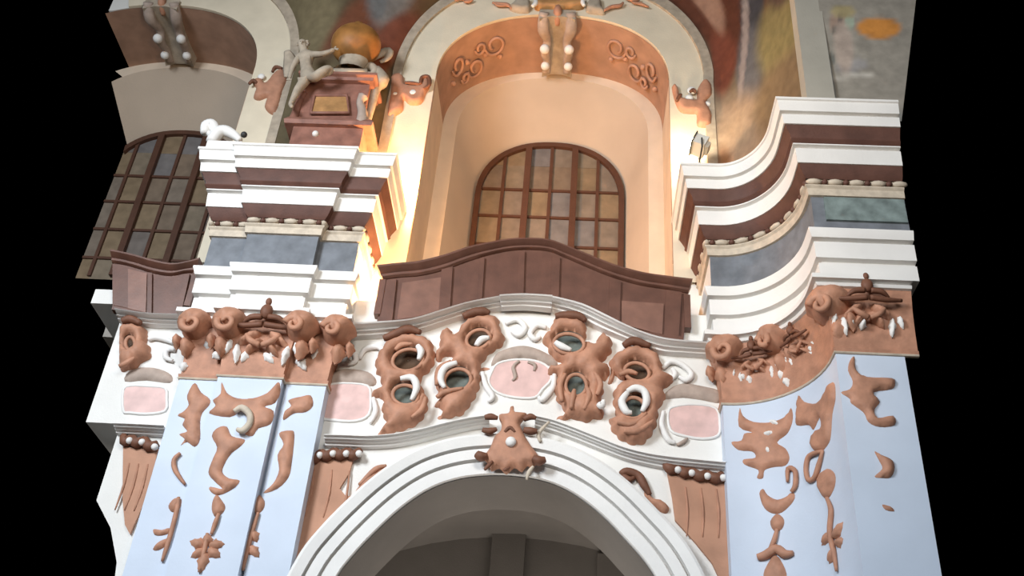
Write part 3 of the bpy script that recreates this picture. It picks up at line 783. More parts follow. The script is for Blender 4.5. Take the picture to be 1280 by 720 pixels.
frieze_panel('pink panel between the left pilaster and the first cartouche', e6([(-75, 255), (-62, 232), (-20, 225), (40, 232), (48, 262), (44, 305), (10, 322), (-45, 320), (-78, 310)]), YW,
             e6([(-60, 222), (-50, 195), (-10, 188), (40, 195), (62, 215), (55, 232), (10, 228), (-30, 226)]),
             [e6([(20, 165), (35, 140), (70, 135), (85, 155), (70, 172)]), e6([(-45, 175), (-25, 150), (5, 150), (10, 170), (-10, 180)]), e6([(55, 265), (62, 300), (48, 330)])], (-2.4, 0, 9.2))
frieze_panel('pink panel between the last cartouche and the right pilaster', e6([(812, 300), (830, 285), (880, 280), (935, 290), (945, 330), (940, 360), (900, 368), (850, 360), (818, 345)]), YW,
             e6([(800, 265), (815, 240), (850, 225), (900, 232), (945, 245), (945, 275), (900, 268), (850, 262)]),
             [e6([(798, 190), (820, 172), (850, 182), (872, 205), (858, 220), (840, 210)]), e6([(800, 300), (795, 335), (812, 372), (830, 380)]), e6([(822, 190), (830, 205), (818, 220)])], (2.5, 0, 9.2),
             [e6([(835, 385), (850, 378), (862, 368)])])
frieze_panel('pink panel at the left edge, beside the left pilaster', zm(160, 440, 2.571, [(-14, 125), (10, 110), (70, 112), (120, 118), (125, 150), (120, 190), (60, 200), (5, 196), (-14, 190)]), YW,
             zm(160, 440, 2.571, [(-10, 95), (5, 60), (50, 50), (100, 55), (140, 75), (135, 100), (60, 92)]),
             [l7([(95, 455), (130, 445), (175, 455), (205, 470)]), l7([(215, 500), (180, 500), (175, 535), (205, 550)])], (-5.6, 0, 9.2))

def cartouche(label, loc, body, holes, hollow, rims, crest, extra=(), tail=None, y=YW, ribc=None):
    def grow(h): 
        cx = sum(p[0] for p in h)/len(h); cy = sum(p[1] for p in h)/len(h); return [(cx+(p[0]-cx)*1.18, cy+(p[1]-cy)*1.18) for p in h]
    holes = [grow(h) for h in holes]
    t = thing('rocaille_cartouche', label, 'cartouche', loc, 'rocaille cartouches under the balcony')
    cx, cz = xz([ribc], y)[0]
    rb = (lambda x, z: .022*math.sin(math.atan2(z-cz, x-cx)*10+6*math.hypot(x-cx, z-cz)))
    o = orn(t, body, y, d=.22, wd=.17, name='shell_body', holes=holes, ribs=rb, step=.05, frill=.03)
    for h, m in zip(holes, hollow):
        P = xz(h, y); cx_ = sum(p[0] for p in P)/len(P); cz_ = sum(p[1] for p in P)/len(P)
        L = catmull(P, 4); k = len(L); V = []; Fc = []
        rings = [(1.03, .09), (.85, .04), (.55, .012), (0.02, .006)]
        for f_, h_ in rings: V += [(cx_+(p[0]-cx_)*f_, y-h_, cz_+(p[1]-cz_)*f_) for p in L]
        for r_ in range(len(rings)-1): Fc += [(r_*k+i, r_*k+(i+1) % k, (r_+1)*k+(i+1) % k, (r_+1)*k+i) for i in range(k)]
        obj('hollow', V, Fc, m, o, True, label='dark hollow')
    for h in holes:
        P = catmull(xz(h, y-.15), 3); P = P+[P[0]]
        obj('rim', *tube([(p[0], y-.17, p[1]) for p in P], .03, 7, 1), TERRA, o, True)
    if rims: stems(t, rims, y, m=WHITE, name='white_rim', r=.055, h=.21, label='white crescent rim')
    if crest: stems(t, crest, y, m=TERRAD, name='crest', r=.07, h=.18, label='crest darkened with painted shade')  # dark colour carries the shade of the moulding above the cartouche
    for L in extra: orn(t, L, y, d=.12, wd=.1, name='side_leaf')
    if tail: stems(t, tail, y, m=TERRA, name='lip', r=.045, h=.20)
    return t
c5 = lambda pts: zm(440, 380, 4.0, pts); d6 = lambda pts: zm(640, 380, 3.6, pts)
def ell(cx, cz, rx, rz, an=0, n=10):
    return [(cx+rx*math.cos(q)*math.cos(an)-rz*math.sin(q)*math.sin(an), cz+rx*math.cos(q)*math.sin(an)+rz*math.sin(q)*math.cos(an)) for q in [2*math.pi*i/n for i in range(n)]]
cartouche('leftmost terracotta rocaille cartouche with two hollows, beside the left pink panel', (-1.9, 0, 9.3),
          c5([(150, 235), (185, 190), (260, 165), (340, 170), (390, 190), (410, 230), (415, 280), (395, 330), (350, 370), (345, 410), (378, 480), (372, 540), (330, 600), (250, 635), (130, 655), (175, 605), (150, 540), (160, 480), (105, 465), (110, 440), (150, 430), (140, 360), (125, 350), (120, 290)]),
          [c5(ell(280, 285, 66, 45, -.2)), c5(ell(268, 460, 55, 42, .1))], [HOLEB, HOLEG],
          [c5([(335, 245), (352, 275), (340, 315)]), c5([(250, 410), (310, 405), (330, 455), (305, 515)])], [c5([(165, 205), (230, 180), (290, 158), (350, 175)])],
          [c5([(108, 445), (150, 435), (165, 460), (110, 472)])], [c5([(375, 500), (355, 560), (305, 600)]), c5([(225, 265), (255, 240), (310, 235)])], ribc=c5([(270, 370)])[0])
cartouche('second terracotta cartouche from the left, its lower hollow ringed white', (-.8, 0, 9.6),
          c5([(530, 150), (560, 105), (620, 75), (690, 68), (735, 85), (740, 130), (765, 180), (740, 220), (690, 250), (650, 300), (640, 330), (640, 400), (620, 460), (580, 520), (540, 560), (430, 575), (460, 535), (415, 515), (440, 480), (425, 430), (430, 370), (460, 320), (510, 280), (470, 260), (440, 290), (415, 270), (440, 220), (440, 170), (465, 135), (500, 140), (510, 170)]),
          [c5(ell(632, 180, 52, 38, -.35)), c5(ell(528, 385, 58, 46, -.3))], [HOLEB, HOLEG],
          [c5([(625, 245), (650, 215), (690, 205)]), c5([(530, 330), (470, 355), (448, 410), (470, 455)])], [c5([(560, 95), (610, 75), (660, 70), (690, 78)])],
          [c5([(630, 330), (660, 318), (690, 325), (660, 335)])], [c5([(430, 500), (470, 475), (560, 455)]), c5([(430, 440), (440, 360), (500, 320)])], ribc=c5([(570, 290)])[0])
cartouche('third terracotta cartouche from the left, with a fluted lower shell', (.75, 0, 9.5),
          d6([(135, 160), (170, 130), (190, 75), (250, 70), (320, 90), (335, 130), (330, 170), (370, 190), (400, 140), (440, 160), (450, 190), (440, 230), (400, 270), (440, 290), (430, 330), (405, 340), (410, 400), (395, 450), (415, 510), (370, 520), (325, 535), (290, 520), (200, 520), (240, 490), (200, 430), (195, 370), (205, 330), (160, 320), (170, 290), (230, 280), (180, 240), (160, 200)]),
          [d6(ell(256, 183, 58, 38, .1)), d6(ell(288, 370, 40, 42, 0))], [HOLEG, HOLEG],
          [d6([(195, 205), (225, 225), (265, 240)]), d6([(385, 480), (400, 490), (410, 465)])], [d6([(195, 85), (245, 80), (300, 85), (330, 105)])],
          [d6([(390, 275), (430, 280), (435, 320), (415, 350), (395, 310)])], [d6([(265, 500), (272, 450), (280, 415)]), d6([(320, 505), (345, 440), (330, 400)]), d6([(225, 470), (215, 400), (240, 345)]), d6([(380, 440), (395, 390), (370, 340)])], ribc=d6([(290, 360)])[0])
cartouche('rightmost terracotta cartouche with white ringed lower hollow, beside the right pink panel', (1.6, 0, 9.2),
          d6([(440, 290), (445, 250), (490, 220), (540, 200), (620, 215), (660, 245), (675, 280), (680, 320), (720, 330), (715, 365), (680, 380), (690, 430), (660, 470), (650, 540), (620, 600), (575, 635), (500, 620), (450, 570), (440, 520), (470, 510), (455, 440), (465, 380), (510, 350), (470, 330)]),
          [d6(ell(562, 310, 48, 34, .25)), d6(ell(545, 472, 44, 40, 0))], [HOLEB, HOLEG],
          [d6([(515, 430), (490, 470), (510, 515), (535, 520)]), d6([(515, 425), (550, 410), (590, 425), (600, 470), (580, 515)])], [d6([(500, 215), (545, 195), (620, 218)])],
          [d6([(440, 260), (465, 280), (455, 350), (430, 360), (445, 310)]), d6([(675, 330), (700, 325), (722, 345), (705, 372), (680, 378)])], [d6([(470, 560), (540, 570), (600, 520)]), d6([(500, 600), (560, 600), (630, 555)]), d6([(480, 350), (520, 335), (560, 345)])], ribc=d6([(560, 400)])[0])
cartouche('cut off terracotta cartouche at the left edge above the pink panel', (-6.0, 0, 9.8),
          l7([(-30, 400), (10, 390), (60, 395), (90, 420), (85, 460), (105, 500), (95, 540), (55, 555), (45, 580), (0, 590), (-30, 585), (-35, 500)]),
          [l7(ell(12, 470, 18, 25))], [HOLEB], None, [l7([(-10, 395), (30, 385), (75, 405)])], (), [l7([(-20, 600), (20, 580), (50, 560)])], ribc=l7([(20, 490)])[0])

# spandrel panels
def spandrel(label, outline, loc, crest, y=YW):
    t = thing('spandrel_panel', label, 'wall panel', loc)
    obj('field', *plate([xz(outline, y)], y-.05, y+.01), mat('terracotta_plaster', (.50, .265, .17), .7, .1, 3), t)
    q = MB()
    for k in range(len(crest)-1):
        (x0, z0), (x1, z1) = xz([crest[k], crest[k+1]], y)
        q.add(tube([(x0, y-.06, z0), ((x0+x1)/2, y-.09, (z0+z1)/2-.10), (x1, y-.06, z1)], [.05, .08, .05], 8, 4))
    q.each('crest_scallop', TERRAD, t, True, label='dark scalloped crest')
    wq = MB()
    for k in range(len(crest)-1):
        (x0, z0), (x1, z1) = xz([crest[k], crest[k+1]], y); wq.add(ball((x1, y-.13, z1-.09), .05, .05, .05))
    wq.each('white_bead', WHITE, t, True, label='white bead')
    q = MB()
    xs = xz(outline, y); x0 = min(p[0] for p in xs); x1 = max(p[0] for p in xs); zt = max(p[1] for p in xs); 
    for f_ in (.3, .55, .8):
        x = x0+(x1-x0)*f_
        q.add(tube([(x, y-.05, zt-.25), (x+.02, y-.055, zt-.6), (x, y-.05, zt-.95)], [.012, .018, .01], 6, 3))
    q.each('fold', TERRA, t, True)
    return t
spandrel('terracotta spandrel panel left of the arch', zm(160, 380, 2.119, [(475, 402), (530, 400), (600, 405), (588, 450), (562, 492), (578, 512), (615, 512), (575, 545), (530, 595), (490, 650), (450, 715), (425, 780), (370, 780), (420, 560), (460, 470)]), (-2.4, 0, 7.4), zm(160, 380, 2.119, [(485, 405), (515, 396), (550, 392), (585, 392), (618, 392)]))
spandrel('terracotta spandrel panel right of the arch', e6([(808, 450), (860, 458), (965, 475), (968, 560), (968, 760), (955, 755), (925, 690), (880, 635), (830, 580), (822, 520)]), (2.6, 0, 7.6), e6([(800, 430), (835, 442), (870, 450), (910, 458), (950, 462)]))
spandrel('terracotta spandrel panel at the left edge', zm(160, 440, 2.571, [(-12, 310), (100, 315), (85, 390), (50, 500), (10, 590), (-6, 560), (-14, 480)]), (-5.5, 0, 7.4), zm(160, 440, 2.571, [(-10, 275), (20, 280), (60, 285), (100, 300)]))
for lab, P, S, loc in (('feathery terracotta leaf beside the left spandrel panel', e6([(0, 520), (25, 480), (60, 455), (100, 435), (130, 432), (122, 450), (80, 465), (50, 485), (15, 522)]), [e6([(20, 490), (60, 450), (90, 440)])], (-2.0, 0, 7.8)),
                       ('curled terracotta leaf scroll beside the right spandrel panel', e6([(752, 500), (775, 520), (795, 525), (815, 545), (805, 560), (775, 545), (755, 525)]), [e6([(690, 462), (705, 455), (735, 465), (750, 490), (765, 515)])+[.06], e6([(692, 462), (712, 475), (725, 470)])+[.045]], (1.7, 0, 7.8))):
    t = thing('stucco_leaf_scroll', lab, 'stucco ornament', loc)
    orn(t, P, YW, d=.08, wd=.07, name='leaf_body', step=.04); stems(t, S, YW, name='curl', m=TERRA if 'feathery' in lab else TERRAD, r=.04, h=.05)

# =================================================================== BALCONIES
YB = -.79
def balcony(label, top, railbot, bot, stiles, fields, loc, ends):
    t = thing('balcony_parapet', label, 'balcony', loc)
    T = xz(top, YB-.06); RB_ = xz(railbot, YB); B = xz(bot, YB)
    obj('front_board', *band(RB_, B, [(0, .0), (1, 0)], YB, 60, .08), WOOD, t, 30)
    RP = [(0, .02), (.15, .06), (.4, .06), (.5, .10), (.8, .16), (1, .16)]
    obj('handrail', *band(T, RB_, RP, YB, 60, .10), WOOD, t, 30)
    d = [(p[0], p[1]+.10) for p in B]
    obj('bottom_rail', *band(d, B, [(0, .05), (.7, .05), (1, .02)], YB, 60, .02), WOOD, t, 30)
    for s in stiles:
        P = xz(s, YB-.02); x0 = P[0][0]; 
        obj('stile', *plate([P], YB-.045, YB+.01), WOOD, t)
    for f_ in fields:
        P = xz(f_, YB-.02); obj('raised_panel', *plate([P], YB-.025, YB+.01), WOODL, t, label='reddish brown panel')
    for x, z0, z1 in ends:
        obj('end_post', *box(x-.05, x+.05, YB-.06, YW, z0, z1), WOOD, t)
    return t
z5 = lambda pts: zm(460, 160, 2.57, pts)
balcony('dark brown wooden balcony front with wavy handrail below the middle window',
        [(472, 336), (498, 333), (522, 331), (555, 323), (585, 313), (612, 307), (645, 302), (683, 303), (705, 310), (735, 322), (765, 334), (800, 344), (832, 349), (865, 353)],
        [(479, 350), (500, 347), (525, 345), (555, 338), (585, 327), (612, 319), (645, 313), (683, 314), (705, 322), (735, 335), (765, 347), (800, 357), (832, 362), (860, 367)],
        [(470, 410), (500, 406), (525, 402), (555, 393), (585, 383), (612, 379), (645, 378), (683, 379), (705, 385), (735, 396), (765, 410), (800, 420), (832, 426), (854, 428)],
        [[(552, 338), (566, 334), (562, 396), (548, 399)], [(648, 314), (656, 314), (654, 380), (646, 380)], [(762, 347), (776, 352), (774, 413), (760, 409)], [(832, 363), (852, 366), (848, 425), (830, 424)], [(481, 351), (496, 349), (490, 406), (473, 409)], [(690, 318), (700, 322), (698, 385), (688, 382)], [(600, 324), (606, 322), (602, 382), (596, 384)]],
        [z5([(110, 498), (235, 480), (228, 600), (92, 628)]), z5([(815, 555), (950, 565), (945, 665), (815, 630)])], (.2, YB, 10.7), ((-2.13, 10.2, 10.85), (2.58, 10.2, 10.8)))
balcony('dark brown wooden balcony front at the left edge, below the neighbouring window',
        l7([(-70, 58), (-20, 68), (40, 82), (110, 102), (200, 120), (270, 112), (330, 95)]), l7([(-70, 105), (-20, 112), (40, 128), (110, 150), (190, 162), (260, 150), (310, 150)]), l7([(-70, 320), (-20, 330), (40, 345), (110, 360), (160, 365), (210, 365), (236, 362)]),
        [l7([(95, 150), (110, 152), (108, 355), (93, 355)]), l7([(255, 158), (280, 155), (238, 345), (215, 345)])], [l7([(0, 130), (85, 150), (80, 335), (0, 325)])], (-6.3, YB, 10.7), ((-5.10, 10.2, 10.85),))

# =================================================================== UPPER BAY STUCCO
def archivolt_up(label, xc, clip=None):
    t = thing('archivolt', label, 'arch surround', (xc, -.1, 11.5))
    n = 60
    inn = arch(xc, 2.225, 16.25, 18.065, 11.6, n); out = [(xc+ext_half(12.9), 11.6)]
    O = []
    for p in inn:
        dx = (p[0]-xc)
        if p[1] <= 16.25: O.append((xc+math.copysign(3.04, dx), p[1]))
        else:
            a = math.atan2((p[1]-16.25)/1.815, dx/2.225)
            O.append((xc+3.06*math.copysign(abs(math.cos(a))**(2/2.15), math.cos(a)), 16.25+3.15*abs(math.sin(a))**(2/2.15)))
    I = inn
    keep = [i for i in range(len(I)) if clip is None or (I[i][0] > clip and O[i][0] > clip)]
    I = [I[i] for i in keep]; O = [O[i] for i in keep]
    def strip(t0, t1, h):
        A = [(o[0]*t0+i_[0]*(1-t0), o[1]*t0+i_[1]*(1-t0)) for o, i_ in zip(O, I)]
        B = [(o[0]*t1+i_[0]*(1-t1), o[1]*t1+i_[1]*(1-t1)) for o, i_ in zip(O, I)]
        m = len(A); V = [(p[0], -h, p[1]) for p in A]+[(p[0], -h, p[1]) for p in B]+[(p[0], .0, p[1]) for p in A]+[(p[0], .0, p[1]) for p in B]
        Fc = []
        for i in range(m-1): Fc += [(i, i+1, m+i+1, m+i), (2*m+i, 2*m+i+1, i+1, i), (m+i, m+i+1, 3*m+i+1, 3*m+i)]
        return V, Fc
    obj('broad_band', *strip(0, .78, .06), ARCHC, t, 30)
    obj('outer_fillet', *strip(.78, 1.0, .12), STUCCOG, t, 30, label='weathered outer fillet')
    for k in (-1, 1):
        if clip is None or xc+k*2.3 > clip:
            obj('jamb_strip', *box(xc+k*2.29-.075, xc+k*2.29+.075, -.05, .0, 12.0, 16.3), SALMON, t, label='narrow salmon jamb strip')
    return t
archivolt_up('broad cream arch band around the middle window bay', BX)
archivolt_up('broad cream arch band around the cut off window bay at upper left', LX, -8.9)

def console(label, xc):
    t = thing('keystone_console', label, 'console', (xc, .7, 18.05))
    zb = lambda y: 18.06-.05*max(0, y)
    V = []; Fc = []; n = 16
    ys = [-.12+1.5*i/n for i in range(n+1)]
    for i, y in enumerate(ys):
        h = .10+.10*math.cos(i/n*math.pi)**2; wx = .36-.05*i/n-.06*math.sin(i/n*math.pi)
        V += [(xc-wx, y, 18.14), (xc-wx, y, zb(y)-h), (xc-wx*.35, y, zb(y)-h*.6), (xc+wx*.35, y, zb(y)-h*.6), (xc+wx, y, zb(y)-h), (xc+wx, y, 18.14)]
    for i in range(n):
        for k in range(5): Fc.append((i*6+k, i*6+k+1, (i+1)*6+k+1, (i+1)*6+k))
    Fc += [tuple(range(6)), tuple(range(n*6+5, n*6-1, -1))]
    obj('body', V, Fc, STUCCOG, t, 40)
    for k in (-1, 1):
        q = MB(); q.add(tube([(xc+k*.27, -.15, 18.02), (xc+k*.28, .15, 17.86), (xc+k*.20, .5, 17.92), (xc+k*.24, .75, 17.84), (xc+k*.20, 1.05, 17.90), (xc+k*.22, 1.3, 17.85)], [.10, .12, .09, .1, .08, .09], 10, 4, .8))
        q.build('side_scroll', GREYBR if k > 0 else GREYBR, t, True)
        q = MB(); q.add(ball((xc+k*.25, .62, 17.80), .10)); q.add(ball((xc+k*.24, 1.08, 17.80), .09)); q.each('knob', WHITE, t, True, label='white knob')
    q = MB(); q.add(tube([(xc, -.16, 18.22), (xc, -.12, 18.05), (xc, .1, 17.92)], [.05, .09, .04], 8, 4)); q.add(ball((xc, -.14, 18.3), .09)); q.each('mask_leaf', TERRA, t, True)
    return t
console('scrolled stucco console on the middle bay arch soffit', BX+.03)
console('scrolled stucco console on the upper left arch soffit', LX-.08)

u4 = lambda pts: zm(340, 0, 4.0, pts); r48 = lambda pts: zm(820, 80, 4.8, pts); u36 = lambda pts: zm(160, 0, 3.6, pts)
def springer(label, P, wb, loc, curls):
    t = thing('impost_ornament', label, 'stucco ornament', loc)
    orn(t, P, -.07, d=.10, wd=.08, name='rocaille_body', step=.04)
    q = MB()
    for (p, r_) in wb:
        c = at(p[0], p[1], -.12); q.add(ball((c.x, -.12, c.z), r_, r_*.6, r_))
    q.each('white_boss', WHITE, t, True, label='white boss')
    stems(t, curls, -.07, name='curl', m=TERRAD, r=.04, h=.10)
springer('terracotta rocaille at the left springing of the middle arch', u4([(598, 385), (640, 375), (662, 395), (668, 430), (742, 432), (755, 395), (782, 400), (788, 435), (770, 470), (745, 520), (690, 525), (660, 500), (655, 550), (625, 575), (580, 590), (580, 540), (590, 480), (593, 430)]), [(u4([(618, 478)])[0], .10), (u4([(705, 470)])[0], .11), (u4([(700, 415)])[0], .06)], (-2.5, -.1, 16.2), [u4([(668, 432), (705, 436), (745, 440)]), u4([(745, 440), (752, 408), (785, 405), (788, 445), (760, 462)])])
springer('terracotta rocaille at the right springing of the middle arch', r48([(95, 140), (128, 138), (142, 195), (165, 215), (205, 222), (242, 220), (250, 150), (290, 100), (330, 130), (335, 200), (302, 240), (332, 300), (330, 370), (290, 382), (247, 370), (243, 305), (210, 300), (150, 290), (118, 240)]), [(r48([(200, 205)])[0], .08), (r48([(215, 160)])[0], .09), (r48([(310, 240)])[0], .06)], (2.9, -.1, 16.2), [r48([(120, 245), (138, 215), (150, 205)]), r48([(200, 190), (220, 180), (235, 195)])])
springer('terracotta rocaille at the springing beside the upper left window bay', u36([(560, 372), (600, 358), (622, 380), (660, 335), (700, 318), (722, 360), (704, 410), (692, 450), (672, 512), (640, 512), (615, 480), (630, 440), (590, 452), (565, 440), (578, 400)]), [(u36([(672, 410)])[0], .09), (u36([(600, 345)])[0], .07)], (-5.2, -.1, 16.2), [u36([(550, 395), (570, 380), (585, 390)]), u36([(655, 340), (670, 320), (700, 325)])])
# low stucco scrolls on the salmon soffit of the middle arch
def soff(xc):
    def M(u, v, h):                                            # u: turn along the arch from its crown, v: depth into the arch
        a = math.pi/2-u; c, s_ = math.cos(a), math.sin(a)
        x = xc+(2.22-h)*math.copysign(abs(c)**(2/2.25), c); z = 16.25+(1.81-h)*abs(s_)**(2/2.25)
        return (x, v, z)
    return M
M = soff(BX)
for sd, lab in ((-1, 'faint salmon stucco scrollwork on the left half of the middle arch soffit'), (1, 'faint salmon stucco scrollwork on the right half of the middle arch soffit')):
    t = thing('soffit_stucco', lab, 'stucco ornament', (BX+sd*1.6, .7, 17.7))
    for (u0, v0, r_) in ((.55, .55, .28), (.80, .95, .26), (1.05, .6, .25), (.72, .5, .16), (.95, 1.05, .15)):
        P = [M(sd*(u0+.42*r_*(1-.6*k/12)*math.cos(k*.62)), v0+r_*(1-.6*k/12)*math.sin(k*.62), .02) for k in range(13)]
        obj('scroll', *tube(P, [.02]+[.032]*11+[.015], 7, 2), SALMONL, t, True)
    for (u0, v0) in ((.5, .9), (.66, .75), (.9, .7), (1.15, .95)):
        obj('boss', *ball(M(sd*u0, v0, .0), .06, .06, .05), SALMONL, t, True)
# crest over the middle arch crown
v5 = lambda pts: zm(580, 0, 5.333, pts)
t = thing('arch_crest', 'terracotta and gilded crest at the top of the middle arch', 'stucco ornament', (BX, -.1, 18.2))
for P in (v5([(330, 30), (350, 5), (400, 0), (440, 10), (440, 75), (400, 88), (340, 80), (300, 60)]), v5([(820, 30), (860, 0), (910, 5), (920, 60), (940, 95), (880, 95), (815, 80)])):
    orn(t, P, -.08, d=.12, wd=.08, name='wing', m=STUCCOG, step=.04)
orn(t, v5([(470, 60), (500, -20), (620, -40), (720, -20), (800, 10), (790, 60), (700, 70), (640, 78), (560, 72)]), -.08, d=.14, wd=.1, name='cartouche', m=OCHRE, step=.04, label='ochre cartouche')
stems(t, [v5([(320, 70), (290, 45), (240, 40), (190, 30)])+[.04], v5([(60, 10), (30, 22), (0, 25)])+[.04], v5([(930, 85), (980, 60), (1040, 50), (1060, 30)])+[.04], v5([(1120, 30), (1180, 40), (1230, 60)])+[.035], v5([(1080, 5), (1130, 15), (1170, 10)])+[.04], v5([(30, 15), (-20, 5), (-60, 18)])+[.035], v5([(200, 30), (230, 50), (290, 50)])+[.03]], -.08, name='tendril', m=TERRA, h=.05)
stems(t, [v5([(455, 75), (480, 50), (470, 20)])+[.05], v5([(800, 70), (790, 40), (820, 15)])+[.05]], -.08, name='white_scroll', m=WHITE, h=.12, label='white scroll')

# =================================================================== MONUMENT ON THE LEFT CORNICE
t = thing('memorial_cabinet', 'red brown marble shrine on the left cornice with ochre panel', 'shrine', (-3.6, -.6, 12.93))
YM = -.75
def mp(pts, y=YM): return xz(u4(pts), y)
P = mp([(95, 640), (400, 640), (460, 720), (460, 790), (85, 790)])
x0, z0 = mp([(95, 700)])[0]; x1, z1 = mp([(445, 700)])[0]
zt = mp([(260, 405)])[0][1]; zm1 = mp([(260, 595)])[0][1]; zm2 = mp([(260, 635)])[0][1]; zb = 12.93
xl, xr = mp([(82, 600)])[0][0], mp([(500, 600)])[0][0]
obj('plinth', *box(xl+.12, xr-.12, YM+.0, -.05, zb, zm2), MARBR, t)
obj('base_moulding', *sweep([(xl+.05, -.05), (xl+.05, YM), (xr-.05, YM), (xr-.05, -.05)], [(-.1, zm2-.02), (.08, zm2), (.10, zm2+.08), (.05, zm1-.02), (-.1, zm1)]), MARBR, t, 30)
xl2, xr2 = mp([(130, 500)])[0][0], mp([(470, 500)])[0][0]
obj('case_body', *box(xl2, xr2, YM+.05, -.05, zm1-.03, zt), MARBR, t)
xt0, xt1 = mp([(200, 420)])[0][0], mp([(490, 430)])[0][0]
obj('top_moulding', *sweep([(xl2+.05, -.05), (xl2+.05, YM+.02), (xr2, YM+.02), (xr2, -.05)], [(-.1, zt-.02), (.06, zt), (.08, zt+.06), (.13, zt+.08), (.13, zt+.14), (-.3, zt+.16)]), MARBR, t, 30)
pn = mp([(212, 478), (375, 478), (385, 565), (195, 565)], YM)
obj('inscription_panel', *plate([pn], YM-.0, YM+.1), OCHRE, t, label='plain ochre panel')
pf = pn+[pn[0]]
obj('panel_frame', *tube([(p[0], YM-.0, p[1]) for p in pf], .035, 6, 1), MARBR, t, True)
for sx in (1,):
    c0 = mp([(455, 480), (440, 510), (452, 560), (445, 625)])
    obj('scroll_bracket', *tube([(p[0], YM+.02, p[1]) for p in c0], [.10, .07, .09, .12], 8, 4), GREYBR, t, True)
c0 = mp([(158, 455), (130, 510), (110, 570), (85, 625)])
obj('scroll_bracket', *tube([(p[0], YM+.05, p[1]) for p in c0], [.06, .07, .08, .10], 8, 4), MARBR, t, True)
c1 = mp([(218, 672)], YM)[0]; obj('boss', *ball((c1[0], YM-.01, c1[1]), .06), WHITE, t, True, label='white boss')
# gilded orb above
pc = xz(u4([(420, 225)]), -.75)[0]
t = thing('gilded_orb', 'round golden brown orb on top of the marble shrine', 'orb', (pc[0], -.75, zt+.15))
obj('orb', *ball((pc[0], -.75, pc[1]), .47, .40, .44, 28, 18), GOLD, t, True)
q = MB(); q.add(tube([(pc[0]-.05, -.78, pc[1]+.40), (pc[0]-.02, -.78, pc[1]+.52), (pc[0]+.03, -.78, pc[1]+.58)], [.1, .09, .03], 8, 3)); q.build('crown_knob', GOLD, t, True)
zbase = pc[1]-.40
q = MB(); q.add(box(pc[0]-.34, pc[0]+.34, -.86, -.4, zt+.14, zt+.24))
V = []; Fc = []
for j, (r_, z_) in enumerate([(.36, zt+.22), (.28, zt+.30), (.20, zt+.40), (.26, max(zt+.48, zbase)), (.30, zbase+.14)]):
    V += [(pc[0]+r_*math.cos(2*math.pi*i/20), -.7+r_*math.sin(2*math.pi*i/20)*.8, z_) for i in range(20)]
for j in range(4): Fc += [(j*20+i, j*20+(i+1) % 20, (j+1)*20+(i+1) % 20, (j+1)*20+i) for i in range(20)]
q.add((V, Fc)); q.build('foot', STUCCOG, t, True)
t2 = thing('stucco_wing_scroll', 'pale stucco scroll right of the golden orb', 'stucco ornament', (pc[0]+.5, -.5, zt+.15))
c0 = xz(u4([(440, 345), (480, 330), (515, 350), (500, 375), (470, 365)]), -.55)
obj('curl', *tube([(p[0], -.55, p[1]) for p in c0], [.05, .09, .08, .07, .04], 8, 4), STUCCOG, t2, True)
c0 = xz(u4([(500, 300), (530, 275), (580, 255), (578, 290), (540, 310)]), -.5)
obj('leaf', *tube([(p[0], -.5, p[1]) for p in c0], [.05, .09, .10, .07, .04], 8, 4, .5), STUCCOG, t2, True)
c0 = xz(u4([(520, 350), (550, 400), (520, 440), (500, 520), (470, 640)]), -.5)
obj('drape', *tube([(p[0], -.5, p[1]) for p in c0], [.10, .14, .10, .08, .06], 8, 4), STUCCOG, t2, True)

# putto: one continuous skinned body, hair as a child
def skinned(name, joints, edges, m, parent, root=0, sub=2):
    off = ROOT[parent.name]
    me = bpy.data.meshes.new(name); me.from_pydata([tuple(Vector(j[:3])-off) for j in joints], edges, []); me.update()
    o = bpy.data.objects.new(name, me); COL.objects.link(o); o.parent = parent; ROOT[o.name] = off
    sk = o.modifiers.new('skin', 'SKIN'); sk.use_smooth_shade = True
    for i, j in enumerate(joints):
        o.data.skin_vertices[0].data[i].radius = (j[3], j[3]); o.data.skin_vertices[0].data[i].use_root = (i == root)
    sb = o.modifiers.new('sub', 'SUBSURF'); sb.levels = sub; sb.render_levels = sub
    dg = bpy.context.evaluated_depsgraph_get(); ev = o.evaluated_get(dg)
    nm = bpy.data.meshes.new_from_object(ev); o.modifiers.clear(); o.data = nm; nm.name = name
    nm.materials.clear(); nm.materials.append(m)
    nm.polygons.foreach_set('use_smooth', [True]*len(nm.polygons))
    return o
YP = -.85
def J(px, py, y, r): p = at(*u4([(px, py)])[0], y); return (p.x, p.y, p.z, r)
hp = J(178, 375, YP, .13); t = thing('putto_statue', 'pale stucco putto perched at the shrine corner reaching towards the orb', 'statue', (hp[0], YP, zt+.1))
joints = [J(178, 375, YP, .125), J(170, 325, YP, .115), J(165, 285, YP, .13), J(160, 258, YP-.03, .06), J(152, 225, YP-.08, .095), J(150, 200, YP-.08, .085),
          J(200, 272, YP-.1, .07), J(245, 272, YP-.16, .055), J(290, 258, YP-.18, .045), J(312, 246, YP-.18, .04),
          J(130, 290, YP-.05, .065), J(105, 330, YP-.05, .052), J(92, 372, YP-.0, .042), J(88, 392, YP, .038),
          J(215, 388, YP-.2, .105), J(262, 350, YP-.28, .085), J(290, 335, YP-.25, .07), J(300, 358, YP-.18, .06), J(262, 375, YP-.14, .048), J(245, 380, YP-.2, .04),
          J(160, 410, YP-.06, .10), J(128, 450, YP-.1, .08), J(108, 490, YP-.06, .06), J(92, 522, YP-.03, .045), J(100, 535, YP-.14, .035)]
